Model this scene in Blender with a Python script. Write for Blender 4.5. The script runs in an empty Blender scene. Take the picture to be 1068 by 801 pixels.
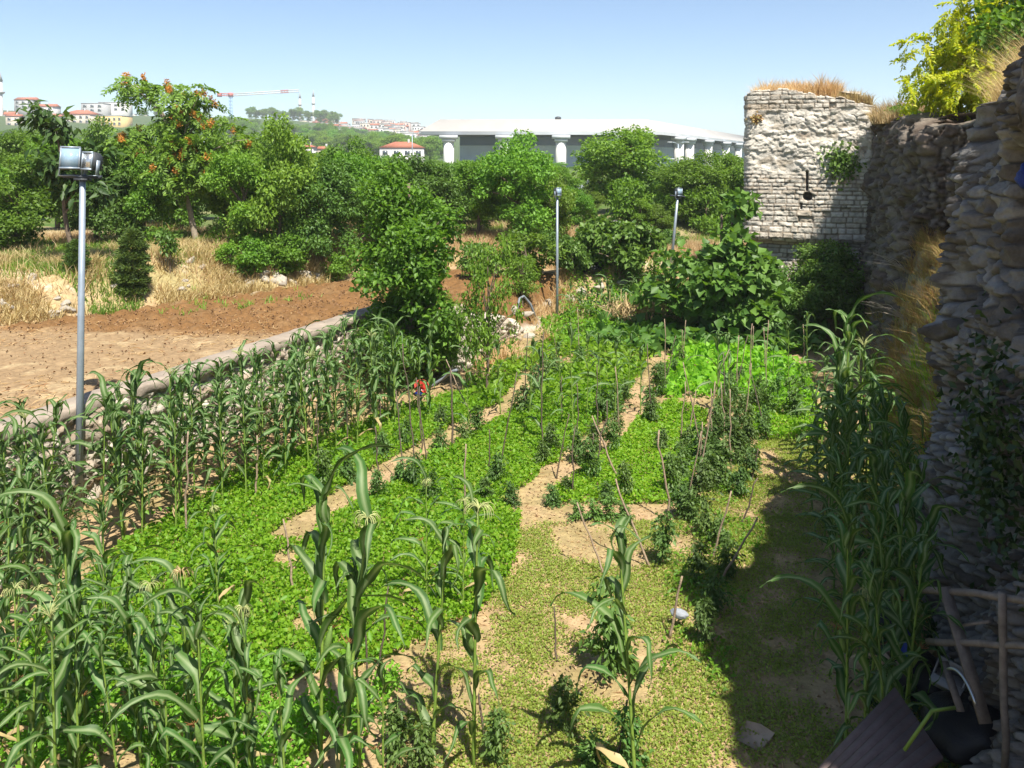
import bpy, math, random
import numpy as np
from mathutils import Vector, Matrix
R = math.radians
sc = bpy.context.scene
col = sc.collection

# ------------------------------------------------------------------ camera
CZ = 5.2; F = 889.0; P = R(2.0); A = R(21.8); V0 = 165+F*math.tan(P)
cam = bpy.data.cameras.new('camera'); co = bpy.data.objects.new('camera', cam); col.objects.link(co)
co.location = (0, 0, CZ); co.rotation_euler = (math.pi/2 - P, 0, A)
cam.shift_y = (V0-400.5)/1068; cam.sensor_width = 36; cam.lens = 36*F/1068; cam.clip_end = 6000; cam.clip_start = .05
sc.camera = co
# ------------------------------------------------------------------ sky, sun, exposure
SUN = Vector((1, -1.05, 2.36)).normalized()
w = bpy.data.worlds.new('World'); sc.world = w; w.use_nodes = True
nt = w.node_tree; sky = nt.nodes.new('ShaderNodeTexSky'); sky.sky_type = 'NISHITA'; sky.sun_disc = False
sky.sun_elevation = math.asin(SUN.z); sky.sun_rotation = math.atan2(SUN.x, SUN.y)
sky.air_density = .8; sky.dust_density = .7; sky.ozone_density = 3.5
tint = nt.nodes.new('ShaderNodeMix'); tint.data_type = 'RGBA'; tint.blend_type = 'MULTIPLY'; tint.inputs['Factor'].default_value = 1; tint.inputs['B'].default_value = (1.03, 1.02, 1.0, 1)
nt.links.new(sky.outputs[0], tint.inputs['A']); nt.links.new(tint.outputs['Result'], nt.nodes['Background'].inputs[0]); nt.nodes['Background'].inputs[1].default_value = .086
sl = bpy.data.lights.new('sun', 'SUN'); so = bpy.data.objects.new('sun', sl); col.objects.link(so)
sl.energy = 5.0; sl.angle = R(.5); sl.color = (1, .95, .86)
so.rotation_euler = SUN.to_track_quat('Z', 'Y').to_euler(); so.location = (40, -30, 90)
sc.view_settings.view_transform = 'Standard'; sc.view_settings.look = 'None'
sc.view_settings.exposure = 1.0; sc.view_settings.gamma = 1
sc.cycles.use_denoising = True; sc.cycles.denoiser = 'OPENIMAGEDENOISE'; sc.cycles.denoising_input_passes = 'RGB_ALBEDO_NORMAL'; sc.cycles.denoising_prefilter = 'ACCURATE'
sc.cycles.max_bounces = 6; sc.cycles.volume_bounces = 1; sc.cycles.diffuse_bounces = 3; sc.cycles.glossy_bounces = 2
sc.cycles.transmission_bounces = 4; sc.cycles.transparent_max_bounces = 4

# ------------------------------------------------------------------ rays: a pixel of the photograph becomes a point of the place
fw = np.array([-math.sin(A)*math.cos(P), math.cos(A)*math.cos(P), -math.sin(P)])
rt = np.array([math.cos(A), math.sin(A), 0]); up = np.cross(rt, fw); CAM = np.array([0, 0, CZ])
def ray(u, v): return fw + rt*(u-534)/F - up*(v-V0)/F
def g(u, v, z=0.):
    d = ray(u, v); return CAM + d*((z-CZ)/d[2])
def at(u, v, Y):
    d = ray(u, v); return CAM + d*(Y/d[1])
def dep(u, v, D): return CAM + ray(u, v)*D
def sst(a, b, x):
    t = np.clip((np.asarray(x, float)-a)/(b-a), 0, 1); return t*t*(3-2*t)

# ------------------------------------------------------------------ noise
def hsh(ix, iy, iz, s=0):
    h = (ix.astype(np.int64)*374761393 + iy.astype(np.int64)*668265263 + iz.astype(np.int64)*1274126177 + s*974634777) & 0xffffffff
    h = ((h ^ (h >> 13))*1274126177) & 0xffffffff
    h = ((h ^ (h >> 16))*2246822519) & 0xffffffff
    return ((h ^ (h >> 15)) & 0xffffff)/float(0xffffff)
def vn(x, y, z=0., s=0):
    x, y, z = np.broadcast_arrays(np.asarray(x, float), np.asarray(y, float), np.asarray(z, float))
    ix, iy, iz = np.floor(x), np.floor(y), np.floor(z); fx, fy, fz = x-ix, y-iy, z-iz
    fx, fy, fz = [t*t*(3-2*t) for t in (fx, fy, fz)]
    r = 0
    for a in (0, 1):
        for b in (0, 1):
            for c in (0, 1):
                r = r + hsh(ix+a, iy+b, iz+c, s)*(fx if a else 1-fx)*(fy if b else 1-fy)*(fz if c else 1-fz)
    return r
def fbm(x, y, z=0., o=4, s=0):
    r = 0; a = .5; t = 0
    for k in range(o):
        r = r + a*vn(np.asarray(x)*2**k, np.asarray(y)*2**k, np.asarray(z)*2**k, s+k); t += a; a *= .5
    return r/t
def worley(x, y, s=0):
    ix, iy = np.floor(x), np.floor(y); f1 = np.full(x.shape, 9.); f2 = f1.copy(); idd = np.zeros(x.shape); ox = idd.copy(); oy = idd.copy()
    for a in (-1, 0, 1):
        for b in (-1, 0, 1):
            jx, jy = ix+a, iy+b; z0 = jx*0
            px = jx+.1+.8*hsh(jx, jy, z0, s); py = jy+.1+.8*hsh(jx, jy, z0, s+7)
            d = np.hypot(px-x, py-y); rid = hsh(jx, jy, z0, s+13)
            n1 = d < f1
            f2 = np.where(n1, f1, np.minimum(f2, d)); idd = np.where(n1, rid, idd); ox = np.where(n1, x-px, ox); oy = np.where(n1, y-py, oy); f1 = np.where(n1, d, f1)
    return f1, f2, idd, ox, oy

# ------------------------------------------------------------------ mesh helpers
class MB:
    def __init__(s): s.v = []; s.f = []; s.n = 0; s.a = []
    def add(s, V, Fc, a=None):
        V = np.asarray(V, float).reshape(-1, 3); Fc = np.asarray(Fc, int)
        s.v.append(V); s.f.append(Fc + s.n); s.n += len(V)
        if a is not None: s.a.append(np.asarray(a, float))
        return s
    def mesh(s, name, m, smooth=False):
        me = bpy.data.meshes.new(name); V = np.concatenate(s.v)
        me.vertices.add(len(V)); me.vertices.foreach_set('co', V.ravel().astype(np.float32))
        lt = np.concatenate([np.full(len(f), f.shape[1]) for f in s.f]); li = np.concatenate([f.ravel() for f in s.f])
        me.loops.add(len(li)); me.loops.foreach_set('vertex_index', li.astype(np.int32))
        me.polygons.add(len(lt)); ls = np.concatenate([[0], np.cumsum(lt)[:-1]])
        me.polygons.foreach_set('loop_start', ls.astype(np.int32)); me.polygons.foreach_set('loop_total', lt.astype(np.int32))
        if smooth: me.polygons.foreach_set('use_smooth', np.ones(len(lt), bool))
        me.update(calc_edges=True)
        if s.a:
            c = np.concatenate(s.a); c = np.concatenate([c, np.ones((len(c), 4-c.shape[1]))], 1)
            at_ = me.color_attributes.new('Col', 'FLOAT_COLOR', 'POINT'); at_.data.foreach_set('color', c.ravel().astype(np.float32))
        me.materials.append(m); return me
    def build(s, name, m, parent=None, smooth=False):
        o = bpy.data.objects.new(name, s.mesh(name, m, smooth)); col.objects.link(o); o.parent = parent; return o
def mobj(name, me, parent=None, loc=(0, 0, 0), rot=(0, 0, 0), s=1):
    o = bpy.data.objects.new(name, me); col.objects.link(o); o.parent = parent
    o.location = loc; o.rotation_euler = rot; o.scale = (s, s, s) if np.isscalar(s) else s; return o
def tag(o, label, cat, group=None, kind=None):
    o['label'] = label; o['category'] = cat
    if group: o['group'] = group
    if kind: o['kind'] = kind
    return o
def thing(name, label, cat, loc=(0, 0, 0), rz=0, group=None):
    o = bpy.data.objects.new(name, None); col.objects.link(o); o.location = loc; o.rotation_euler = (0, 0, rz)
    o.empty_display_size = .2
    return tag(o, label, cat, group)
def copy_tree(o, parent=None):
    c = o.copy(); col.objects.link(c)
    if parent: c.parent = parent
    for ch in list(o.children): copy_tree(ch, c)
    return c
def box(mb, x0, x1, y0, y1, z0, z1, M=None, a=None):
    V = np.array([[x, y, z] for z in (z0, z1) for y in (y0, y1) for x in (x0, x1)], float)
    if M is not None: V = V @ np.array(M.to_3x3()).T + np.array(M.translation)
    Fc = [[0, 2, 3, 1], [4, 5, 7, 6], [0, 1, 5, 4], [2, 6, 7, 3], [0, 4, 6, 2], [1, 3, 7, 5]]
    mb.add(V, Fc, None if a is None else np.tile(a, (8, 1))); return mb
def tube(mb, pts, rad, n=6, cap=True):
    pts = np.asarray(pts, float); k = len(pts); rad = np.broadcast_to(rad, (k,))
    t = np.gradient(pts, axis=0); t /= np.linalg.norm(t, axis=1)[:, None]+1e-9
    ref = np.array([1., 0, 0]) if abs(t.mean(0)[2]) > .6 else np.array([0, 0, 1.])
    a = np.cross(t, ref); a /= np.linalg.norm(a, axis=1)[:, None]+1e-9; b = np.cross(t, a)
    th = np.arange(n)*2*np.pi/n
    V = pts[:, None]+rad[:, None, None]*(a[:, None]*np.cos(th)[None, :, None]+b[:, None]*np.sin(th)[None, :, None])
    i = np.arange(k-1)[:, None]*n; j = np.arange(n)[None]; j2 = (j+1) % n
    Q = np.stack([i+j, i+n+j, i+n+j2, i+j2], -1).reshape(-1, 4)
    V = V.reshape(-1, 3)
    if cap:
        V = np.concatenate([V, pts[:1], pts[-1:]]); m = len(V)
        T1 = np.stack([j[0], j2[0], np.full(n, m-2)], 1); T2 = np.stack([(k-1)*n+j2[0], (k-1)*n+j[0], np.full(n, m-1)], 1)
        mb.add(V, Q); mb.f.append(np.concatenate([T1, T2])+mb.n-m)
    else: mb.add(V, Q)
    return mb
def bar(mb, p, q, wd, ht):
    p, q = Vector(p), Vector(q); d = q-p; M = Matrix.Translation(p) @ d.to_track_quat('X', 'Z').to_matrix().to_4x4()
    return box(mb, 0, d.length, -wd/2, wd/2, -ht/2, ht/2, M)
def nrm(a): return a/(np.linalg.norm(a, axis=-1, keepdims=True)+1e-9)
def leaves(mb, p, d, n, L, W, fold=.18):
    """folded pointed leaves: base, side, tip, side"""
    N = len(p); d = nrm(d); n = n-(n*d).sum(1)[:, None]*d; n = nrm(n); sd = np.cross(d, n)
    L = np.broadcast_to(L, (N,))[:, None]; W = np.broadcast_to(W, (N,))[:, None]
    V = np.stack([p, p+d*L*.45+sd*W/2+n*W*fold, p+d*L-n*L*.12, p+d*L*.45-sd*W/2+n*W*fold], 1)
    i = np.arange(N)[:, None]*4
    mb.add(V.reshape(-1, 3), np.concatenate([i+[0, 1, 2], i+[0, 2, 3]])); return mb

# ------------------------------------------------------------------ materials
def mat(name, base, rough=.8, var=.25, scale=6, bump=0., bscale=None, spec=.3, metal=0., base2=None, coord='Object', detail=6):
    m = bpy.data.materials.new(name); m.use_nodes = True; n = m.node_tree.nodes; l = m.node_tree.links
    b = n['Principled BSDF']; b.inputs['Roughness'].default_value = rough; b.inputs['Specular IOR Level'].default_value = spec
    b.inputs['Metallic'].default_value = metal
    tc = n.new('ShaderNodeTexCoord'); nz = n.new('ShaderNodeTexNoise'); nz.inputs['Scale'].default_value = scale
    nz.inputs['Detail'].default_value = detail; nz.inputs['Roughness'].default_value = .65
    l.new(tc.outputs[coord], nz.inputs['Vector'])
    mr = n.new('ShaderNodeMapRange'); mr.inputs[1].default_value = .3; mr.inputs[2].default_value = .7
    l.new(nz.outputs[0], mr.inputs[0])
    mx = n.new('ShaderNodeMix'); mx.data_type = 'RGBA'
    b2 = base2 or tuple(c*(1-var) for c in base); b1 = base if base2 else tuple(c*(1+var*.6) for c in base)
    mx.inputs['A'].default_value = (*b2, 1); mx.inputs['B'].default_value = (*b1, 1)
    l.new(mr.outputs[0], mx.inputs['Factor']); l.new(mx.outputs['Result'], b.inputs['Base Color'])
    if bump:
        bp = n.new('ShaderNodeBump'); bp.inputs['Strength'].default_value = bump; bp.inputs['Distance'].default_value = .02
        n2 = n.new('ShaderNodeTexNoise'); n2.inputs['Scale'].default_value = bscale or scale*3; n2.inputs['Detail'].default_value = 5
        l.new(tc.outputs[coord], n2.inputs['Vector']); l.new(n2.outputs[0], bp.inputs['Height']); l.new(bp.outputs[0], b.inputs['Normal'])
    return m
def leafmat(name, c1, c2, trans=.35, rough=.5, spec=.35, tcol=None, c3=None, p3=.0, midrib=False):
    m = bpy.data.materials.new(name); m.use_nodes = True; n = m.node_tree.nodes; l = m.node_tree.links
    b = n['Principled BSDF']; b.inputs['Roughness'].default_value = rough; b.inputs['Specular IOR Level'].default_value = spec
    ge = n.new('ShaderNodeNewGeometry'); cr = n.new('ShaderNodeValToRGB'); e = cr.color_ramp.elements
    e[0].color = (*c1, 1); e[1].color = (*c2, 1)
    if c3:
        e[1].position = 1-p3-.02; k = e.new(1-p3); k.color = (*c3, 1)
    l.new(ge.outputs['Random Per Island'], cr.inputs[0])
    oi = n.new('ShaderNodeObjectInfo'); hs = n.new('ShaderNodeHueSaturation')
    mr = n.new('ShaderNodeMapRange'); mr.inputs[3].default_value = .85; mr.inputs[4].default_value = 1.3
    l.new(oi.outputs['Random'], mr.inputs[0]); l.new(mr.outputs[0], hs.inputs['Value'])
    m2 = n.new('ShaderNodeMapRange'); m2.inputs[3].default_value = .485; m2.inputs[4].default_value = .512
    ml = n.new('ShaderNodeMath'); ml.operation = 'FRACT'; mm = n.new('ShaderNodeMath'); mm.operation = 'MULTIPLY'; mm.inputs[1].default_value = 7.3
    l.new(oi.outputs['Random'], mm.inputs[0]); l.new(mm.outputs[0], ml.inputs[0]); l.new(ml.outputs[0], m2.inputs[0]); l.new(m2.outputs[0], hs.inputs['Hue'])
    l.new(cr.outputs[0], hs.inputs['Color']); out = hs.outputs[0]
    if midrib:
        at_ = n.new('ShaderNodeAttribute'); at_.attribute_name = 'Col'; mx = n.new('ShaderNodeMix'); mx.data_type = 'RGBA'
        l.new(at_.outputs['Fac'], mx.inputs['Factor']); l.new(out, mx.inputs['A']); mx.inputs['B'].default_value = (.26, .33, .16, 1); out = mx.outputs['Result']
    l.new(out, b.inputs['Base Color'])
    t = n.new('ShaderNodeBsdfTranslucent'); ms = n.new('ShaderNodeMixShader'); ms.inputs[0].default_value = trans
    tm = n.new('ShaderNodeMix'); tm.data_type = 'RGBA'; tm.blend_type = 'MULTIPLY'; tm.inputs['Factor'].default_value = 1
    tm.inputs['B'].default_value = (*(tcol or (1.5, 1.5, .6)), 1); l.new(out, tm.inputs['A'])
    l.new(tm.outputs['Result'], t.inputs[0]); l.new(b.outputs[0], ms.inputs[1]); l.new(t.outputs[0], ms.inputs[2])
    l.new(ms.outputs[0], n['Material Output'].inputs[0]); return m
def colmat(name, rough=.9, scale=9, var=.35, bump=.5, bscale=40, bdist=.03):
    """base colour from the vertex attribute (what the surface is made of), broken up by noise"""
    m = bpy.data.materials.new(name); m.use_nodes = True; n = m.node_tree.nodes; l = m.node_tree.links
    b = n['Principled BSDF']; b.inputs['Roughness'].default_value = rough; b.inputs['Specular IOR Level'].default_value = .2
    at_ = n.new('ShaderNodeAttribute'); at_.attribute_name = 'Col'
    tc = n.new('ShaderNodeTexCoord'); nz = n.new('ShaderNodeTexNoise'); nz.inputs['Scale'].default_value = scale; nz.inputs['Detail'].default_value = 8
    nz.inputs['Roughness'].default_value = .7; l.new(tc.outputs['Object'], nz.inputs['Vector'])
    mr = n.new('ShaderNodeMapRange'); mr.inputs[1].default_value = .3; mr.inputs[2].default_value = .7; mr.inputs[3].default_value = 1-var; mr.inputs[4].default_value = 1+var
    l.new(nz.outputs[0], mr.inputs[0]); vm = n.new('ShaderNodeVectorMath'); vm.operation = 'SCALE'
    l.new(at_.outputs['Color'], vm.inputs[0]); l.new(mr.outputs[0], vm.inputs['Scale']); l.new(vm.outputs[0], b.inputs['Base Color'])
    bp = n.new('ShaderNodeBump'); bp.inputs['Strength'].default_value = bump; bp.inputs['Distance'].default_value = bdist
    n2 = n.new('ShaderNodeTexNoise'); n2.inputs['Scale'].default_value = bscale; n2.inputs['Detail'].default_value = 6
    l.new(tc.outputs['Object'], n2.inputs['Vector']); l.new(n2.outputs[0], bp.inputs['Height']); l.new(bp.outputs[0], b.inputs['Normal']); return m
M_ground = colmat('soil_and_weeds'); M_stone = colmat('old_masonry', scale=7, var=.3, bump=.6, bscale=30)
M_bark = mat('bark', (.16, .12, .085), .9, .4, 14, .6, 30)
M_bark_pale = mat('pale_bark', (.3, .25, .19), .9, .3, 14, .6, 30)
M_stake = mat('weathered_stick', (.3, .22, .15), .85, .4, 20, .4, 60)
M_stake_dark = mat('dark_stick', (.12, .09, .065), .85, .4, 20, .4, 60)
M_mulb = leafmat('mulberry_leaf', (.07, .155, .016), (.165, .3, .033), .43)
M_fig = leafmat('fig_leaf', (.055, .125, .02), (.125, .23, .04), .35)
M_orch = leafmat('orchard_leaf', (.075, .15, .018), (.175, .29, .036), .42)
M_dark = leafmat('dark_leaf', (.03, .065, .014), (.08, .135, .028), .3)
M_light = leafmat('fresh_leaf', (.1, .2, .018), (.17, .3, .035), .45)
M_ail = leafmat('ailanthus_leaf', (.08, .15, .02), (.17, .27, .04), .4)
M_rob = leafmat('yellow_green_leaf', (.22, .33, .012), (.52, .53, .025), .5)
M_fruit = leafmat('orange_keys', (.44, .19, .03), (.5, .29, .05), .3, tcol=(1.2, 1, .8))
M_corn = leafmat('maize_leaf', (.034, .088, .018), (.068, .14, .028), .3, .5, .25, midrib=True)
M_cornstalk = mat('maize_stalk', (.16, .25, .04), .55, .3, 8, .2)
M_tassel = mat('maize_tassel', (.4, .43, .17), .7, .3, 12)
M_tassel_dry = mat('dry_maize_tassel', (.46, .33, .16), .7, .3, 12)
M_ear = mat('maize_ear', (.12, .2, .045), .6, .3, 14, .3)
M_silk = mat('maize_silk', (.3, .13, .05), .8, .3, 14)
M_drycorn = leafmat('dry_maize_leaf', (.34, .25, .11), (.46, .36, .18), .3, tcol=(1.2, 1.1, .8))
M_tom = leafmat('tomato_leaf', (.055, .11, .022), (.12, .2, .05), .36)
M_potato = leafmat('bright_tomato_leaf', (.06, .14, .025), (.12, .22, .045), .3)
M_tomstem = mat('tomato_stem', (.12, .18, .05), .7, .3, 10)
M_pars = leafmat('parsley_leaf', (.14, .3, .012), (.25, .45, .03), .5, tcol=(1.3, 1.5, .4), c3=(.3, .4, .04), p3=.07)
M_spin = leafmat('chard_leaf', (.13, .28, .014), (.26, .44, .04), .5, tcol=(1.3, 1.4, .4))
M_squash = leafmat('squash_leaf', (.07, .16, .03), (.13, .24, .05), .4)
M_weed = leafmat('weed_leaf', (.17, .23, .035), (.3, .36, .06), .4)
M_weedg = leafmat('green_weed_leaf', (.1, .23, .014), (.19, .36, .03), .46)
M_weedb = leafmat('brownish_weed_leaf', (.05, .06, .02), (.12, .11, .04), .3, tcol=(1.2, 1.1, .7))
M_grass = leafmat('green_grass', (.1, .19, .02), (.2, .3, .04), .4)
M_dry = leafmat('dry_grass', (.42, .31, .14), (.62, .5, .27), .35, tcol=(1.2, 1.1, .8), c3=(.36, .22, .1), p3=.12)
M_drygr = leafmat('half_dry_grass', (.2, .19, .05), (.4, .29, .11), .35, tcol=(1.2, 1.1, .7), c3=(.26, .15, .065), p3=.36)
M_conif = leafmat('conifer_needle', (.045, .09, .02), (.12, .18, .035), .25)
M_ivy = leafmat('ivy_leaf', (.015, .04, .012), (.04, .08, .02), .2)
M_galv = mat('galvanised_steel', (.3, .35, .4), .45, .15, 5, metal=.35, spec=.5)
M_lamp = mat('lamp_housing', (.05, .055, .06), .5, .2, 9)
M_glass = mat('lamp_glass', (.24, .34, .42), .12, .2, 3, spec=.9)
M_refl = mat('lamp_reflector', (.6, .62, .62), .25, .25, 6, metal=.8)
M_white = mat('white_render', (.5, .485, .46), .85, .12, 1.5)
M_cream = mat('cream_render', (.46, .4, .32), .85, .12, 1.5)
M_ochre = mat('ochre_render', (.56, .4, .17), .85, .12, 1.5)
M_greyr = mat('grey_render', (.34, .335, .33), .85, .12, 1.5)
M_pinkr = mat('pink_render', (.44, .32, .28), .85, .12, 1.5)
M_tile = mat('red_roof_tiles', (.38, .13, .075), .85, .25, 1.2)
M_win = mat('window_glass', (.06, .075, .09), .25, .2, 3, spec=.6)
M_conc = mat('pale_concrete', (.62, .61, .58), .85, .14, .35)
M_roof = mat('pale_membrane_roof', (.37, .352, .325), .8, .1, .15)
M_fascia = mat('white_steel', (.45, .47, .49), .6, .1, .4)
M_soffit = mat('dark_soffit', (.12, .12, .125), .7, .2, .5)
M_curtain = mat('blue_glass', (.07, .12, .2), .2, .2, .2, spec=.7)
M_panel = mat('pale_blue_panel', (.6, .68, .76), .5, .1, .3)
M_craneb = mat('blue_steel', (.2, .33, .5), .6, .1, .5)
M_cranew = mat('white_crane_steel', (.62, .6, .58), .6, .1, .5)
M_craner = mat('red_crane_steel', (.5, .12, .1), .6, .1, .5)
M_red = mat('red_plastic', (.45, .05, .035), .45, .2, 6)
M_blue = mat('blue_tarp', (.012, .03, .2), .5, .3, 7, .4)
M_whitep = mat('white_plastic', (.27, .29, .315), .5, .15, 8, .3)
M_black = mat('black_plastic', (.012, .012, .014), .4, .3, 8, .3)
M_card = mat('cardboard', (.36, .27, .19), .9, .2, 5, .2)
M_board = mat('faded_boards', (.13, .095, .09), .85, .3, 6, .4)
M_plank = mat('grey_timber', (.2, .165, .135), .9, .35, 9, .4)
M_hose = mat('grey_pipe', (.18, .2, .22), .5, .15, 5)
M_metal = mat('bare_metal', (.5, .52, .55), .3, .15, 6, metal=.9)
M_cope = mat('wall_coping_concrete', (.31, .255, .2), .92, .28, 3.5, .5, 25)

# ------------------------------------------------------------------ terrain
L0 = np.array([-18.3, 13.8]); L1 = np.array([-14.8, 23.4]); LN = np.array([-(L1-L0)[1], (L1-L0)[0]]); LN = LN/np.linalg.norm(LN)
RX = np.array([-200, 0, 130, 200, 250, 330, 400, 440, 560, 700, 900, 1300.])
RY = np.array([126, 127, 132, 130, 130, 133, 145, 146, 146, 150, 152, 152.])
def xstep(y): return np.interp(y, [0, 17.3, 18.6, 22, 26.5, 29, 34], [-10.98, -10.98, -8.9, -8.9, -8.6, -6.5, -5.])
def wallx(y): return np.interp(y, [0, 11.3, 11.6, 16, 28, 28.5, 40], [2.3, 2.3, 2.7, 2.3, 1.4, 1.1, 1.1])
def hz(x, y):
    x, y = np.broadcast_arrays(np.asarray(x, float), np.asarray(y, float))
    D = np.hypot(x, y)
    z = .05*(fbm(x*1.3, y*1.3, 0, 3, 1)-.5)
    wd = np.interp(y, [17, 20], [.25, 1.3])
    xs = xstep(y); t1 = sst(0, 1, (xs-x)/wd)
    up_ = 1.3*t1
    far = sst(26.8, 30.5, y)*1.2*(x < 1)
    up_ = np.maximum(up_, far)
    dl = (x-L0[0])*LN[0]+(y-L0[1])*LN[1]
    rough = (fbm(x*.6, y*.6, 0, 4, 5)-.5)
    bank = sst(.0, 1.6, dl+.8*rough)*1.05*t1*(1-sst(24.5, 30, y)*.5)
    z = z*(1-sst(20, 40, D)) + up_+bank
    z = z+rough*.45*np.maximum(sst(.2, 1.5, dl)*t1, sst(27, 29, y))*(x < .6)
    z = z+rough*.9*sst(.1, .5, t1)*(1-sst(.6, .98, t1))*(y > 17.5)
    tx = np.interp(y, [12.5, 17, 26], [1.15, .75, .15])
    z = z+(3.2+1.2*rough)*sst(0, 1.1, x-tx)*sst(12.2, 14.5, y)*(1-sst(25.5, 27.5, y))*(x < 2.6)
    br = sst(11.6, 12.6, y)*(1-sst(20.3, 21.2, y)); edge = x-wallx(y)-br*.2; kk = sst(0, .35+1.2*br, edge)
    z = z*(1-kk)+(5.35-2.0*br*(1-sst(1., 4.5, edge)))*kk
    # far land and the town's hill
    d = np.stack([x, y], -1)@rt[:2]; f_ = np.stack([x, y], -1)@fw[:2]/math.cos(P)
    u = 534+F*d/np.maximum(f_*math.cos(P), 1e-3); u = np.where(f_ <= 0, 1300, u)
    ang = (165-np.interp(u, RX, RY))/F*1.03
    hill = (5.2+850*ang)*(sst(260, 850, D)**1.15)+1.0*sst(40, 90, D)
    zz = np.where(x > wallx(y), z, z+hill)
    return zz
def hit(u, v, t0=3.5, t1=1500):
    d = ray(u, v); t = np.concatenate([np.arange(t0, 60, .05), np.arange(60, t1, 1.)])
    p = CAM+d*t[:, None]; below = p[:, 2] < hz(p[:, 0], p[:, 1])
    k = np.argmax(below) if below.any() else len(t)-1
    return p[k]
def onz(x, y): return float(hz(np.array([x]), np.array([y]))[0])
def axis(a, b, fine, lo, hi, gr):
    m = list(np.arange(a, b+1e-6, fine)); s = fine; x = b
    while x < hi: s *= gr; x += s; m.append(x)
    s = fine; x = a
    while x > lo: s *= gr; x -= s; m.insert(0, x)
    return np.array(m)
gx = axis(-24, 3.2, .1, -1300, 800, 1.14); gy = axis(2, 32, .11, -60, 1500, 1.1)
X, Y = np.meshgrid(gx, gy); Z = hz(X, Y)
dl = (X-L0[0])*LN[0]+(Y-L0[1])*LN[1]
t1 = sst(0, 1, (xstep(Y)-X)/.4); D = np.hypot(X, Y)
n1 = fbm(X*.9, Y*.9, 0, 5, 21); n2 = fbm(X*2.6, Y*2.6, 0, 4, 31); n3 = fbm(X*.22, Y*.22, 0, 4, 41)
def mixc(a, b, t): return a*(1-t[..., None])+np.asarray(b)*t[..., None]
C = np.zeros(X.shape+(3,))+np.array([.36, .25, .135])
C = mixc(C, [.22, .145, .075], sst(.5, .7, n2)*.6)
C = mixc(C, [.17, .19, .04], sst(.42, .6, n1*.6+n2*.4)*.28)                      # weeds on the beaten soil
fld = t1*(dl < 0)*(Y < 27)
fa, fb_ = g(60, 346, 1.3)[:2], g(262, 352, 1.3)[:2]; fn = np.array([-(fb_-fa)[1], (fb_-fa)[0]]); fn = fn/np.linalg.norm(fn)
prop = sst(-.35, .5, (X-fa[0])*fn[0]+(Y-fa[1])*fn[1]+1.6*(n1-.5)+.8*(n2-.5))                        # freshly dug part of the field
Cf = mixc(np.zeros_like(C)+np.array([.255, .172, .092]), [.165, .086, .031], prop)
Cf = mixc(Cf, [.42, .32, .18], sst(.58, .7, n2)*.55*(1-prop*.85)); C = mixc(C, Cf, sst(.2, .9, fld*1.))
bk = np.maximum(t1*sst(-.1, .6, dl+n1-.5), sst(27.5, 30, Y))*(X < .8)
Cb = mixc(np.zeros_like(C)+np.array([.38, .28, .15]), [.2, .2, .07], sst(.47, .62, n1)*.5); Cb = mixc(Cb, [.5, .43, .33], sst(.58, .7, n2)*.8)
C = mixc(C, Cb, bk)
rub = sst(.02, .3, t1)*(1-sst(.7, 1, t1))*(Y > 18); C = mixc(C, [.42, .36, .28], rub)
C = mixc(C, mixc(np.zeros_like(C)+np.array([.07, .12, .025]), [.24, .2, .1], sst(.56, .68, n3)), sst(32, 48, D)*(X < 2))
C = mixc(C, [.06, .09, .03], sst(180, 300, D))
C = mixc(C, [.24, .2, .12], sst(0, .6, X-np.interp(Y, [12.5, 17, 26], [1.15, .75, .15]))*(Y > 12)*(Y < 28))
clod = fbm(X*4.2, Y*4.2, 0, 3, 77)-.5; furrow = np.sin((X*.55+Y*.83)*11+4*n1)
Z = Z+fld*(prop*(clod*.26+furrow*.03)+.06*clod)
nx, ny = len(gx), len(gy); ii = np.arange(ny-1)[:, None]*nx+np.arange(nx-1)[None]
Q = np.stack([ii, ii+1, ii+nx+1, ii+nx], -1).reshape(-1, 4)
gr = MB().add(np.stack([X, Y, Z], -1), Q, C.reshape(-1, 3)).build('ground', M_ground, smooth=True)
tag(gr, 'garden soil, ploughed terrace and land rolling to the far hill', 'ground', kind='structure')

# ------------------------------------------------------------------ masonry
def coursed(u, z, s, ch=.2, bw=.38):
    rg = np.random.RandomState(s); zz = z+.05*(fbm(u*.7, z*.4, 0, 2, s)-.5)+.02*(vn(u*4, z*4, 0, s)-.5)
    rows = np.concatenate([[-1], -1+np.cumsum(ch*(.6+.8*rg.rand(90)))]); r = np.clip(np.searchsorted(rows, zz)-1, 0, 88)
    e = np.zeros_like(u); idd = np.zeros_like(u)
    for k in np.unique(r):
        m = r == k; b = u.min()-1+np.cumsum(bw*(.45+1.1*rg.rand(140))); uu = u[m]+.025*(vn(u[m]*5, z[m]*5, 0, s+3)-.5)
        j = np.clip(np.searchsorted(b, uu), 1, 139)
        ev = np.minimum(zz[m]-rows[k], rows[k+1]-zz[m]); eh = np.minimum(uu-b[j-1], b[j]-uu)
        e[m] = np.minimum(ev, eh); idd[m] = hsh(j.astype(float), np.full(j.shape, float(k)), j*0., s)
    return e, idd
def rubble(u, z, s, su=3.2, sz=4.4):
    wx = .75*(fbm(u*1.6, z*1.6, 1, 3, s)-.5); f1, f2, idd, ox, oy = worley(u*su+wx*su*.6, z*sz+wx*2, s)
    return (f2-f1)/4, idd, ((idd*13.7) % 1-.5)*ox+((idd*29.3) % 1-.5)*oy
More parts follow.
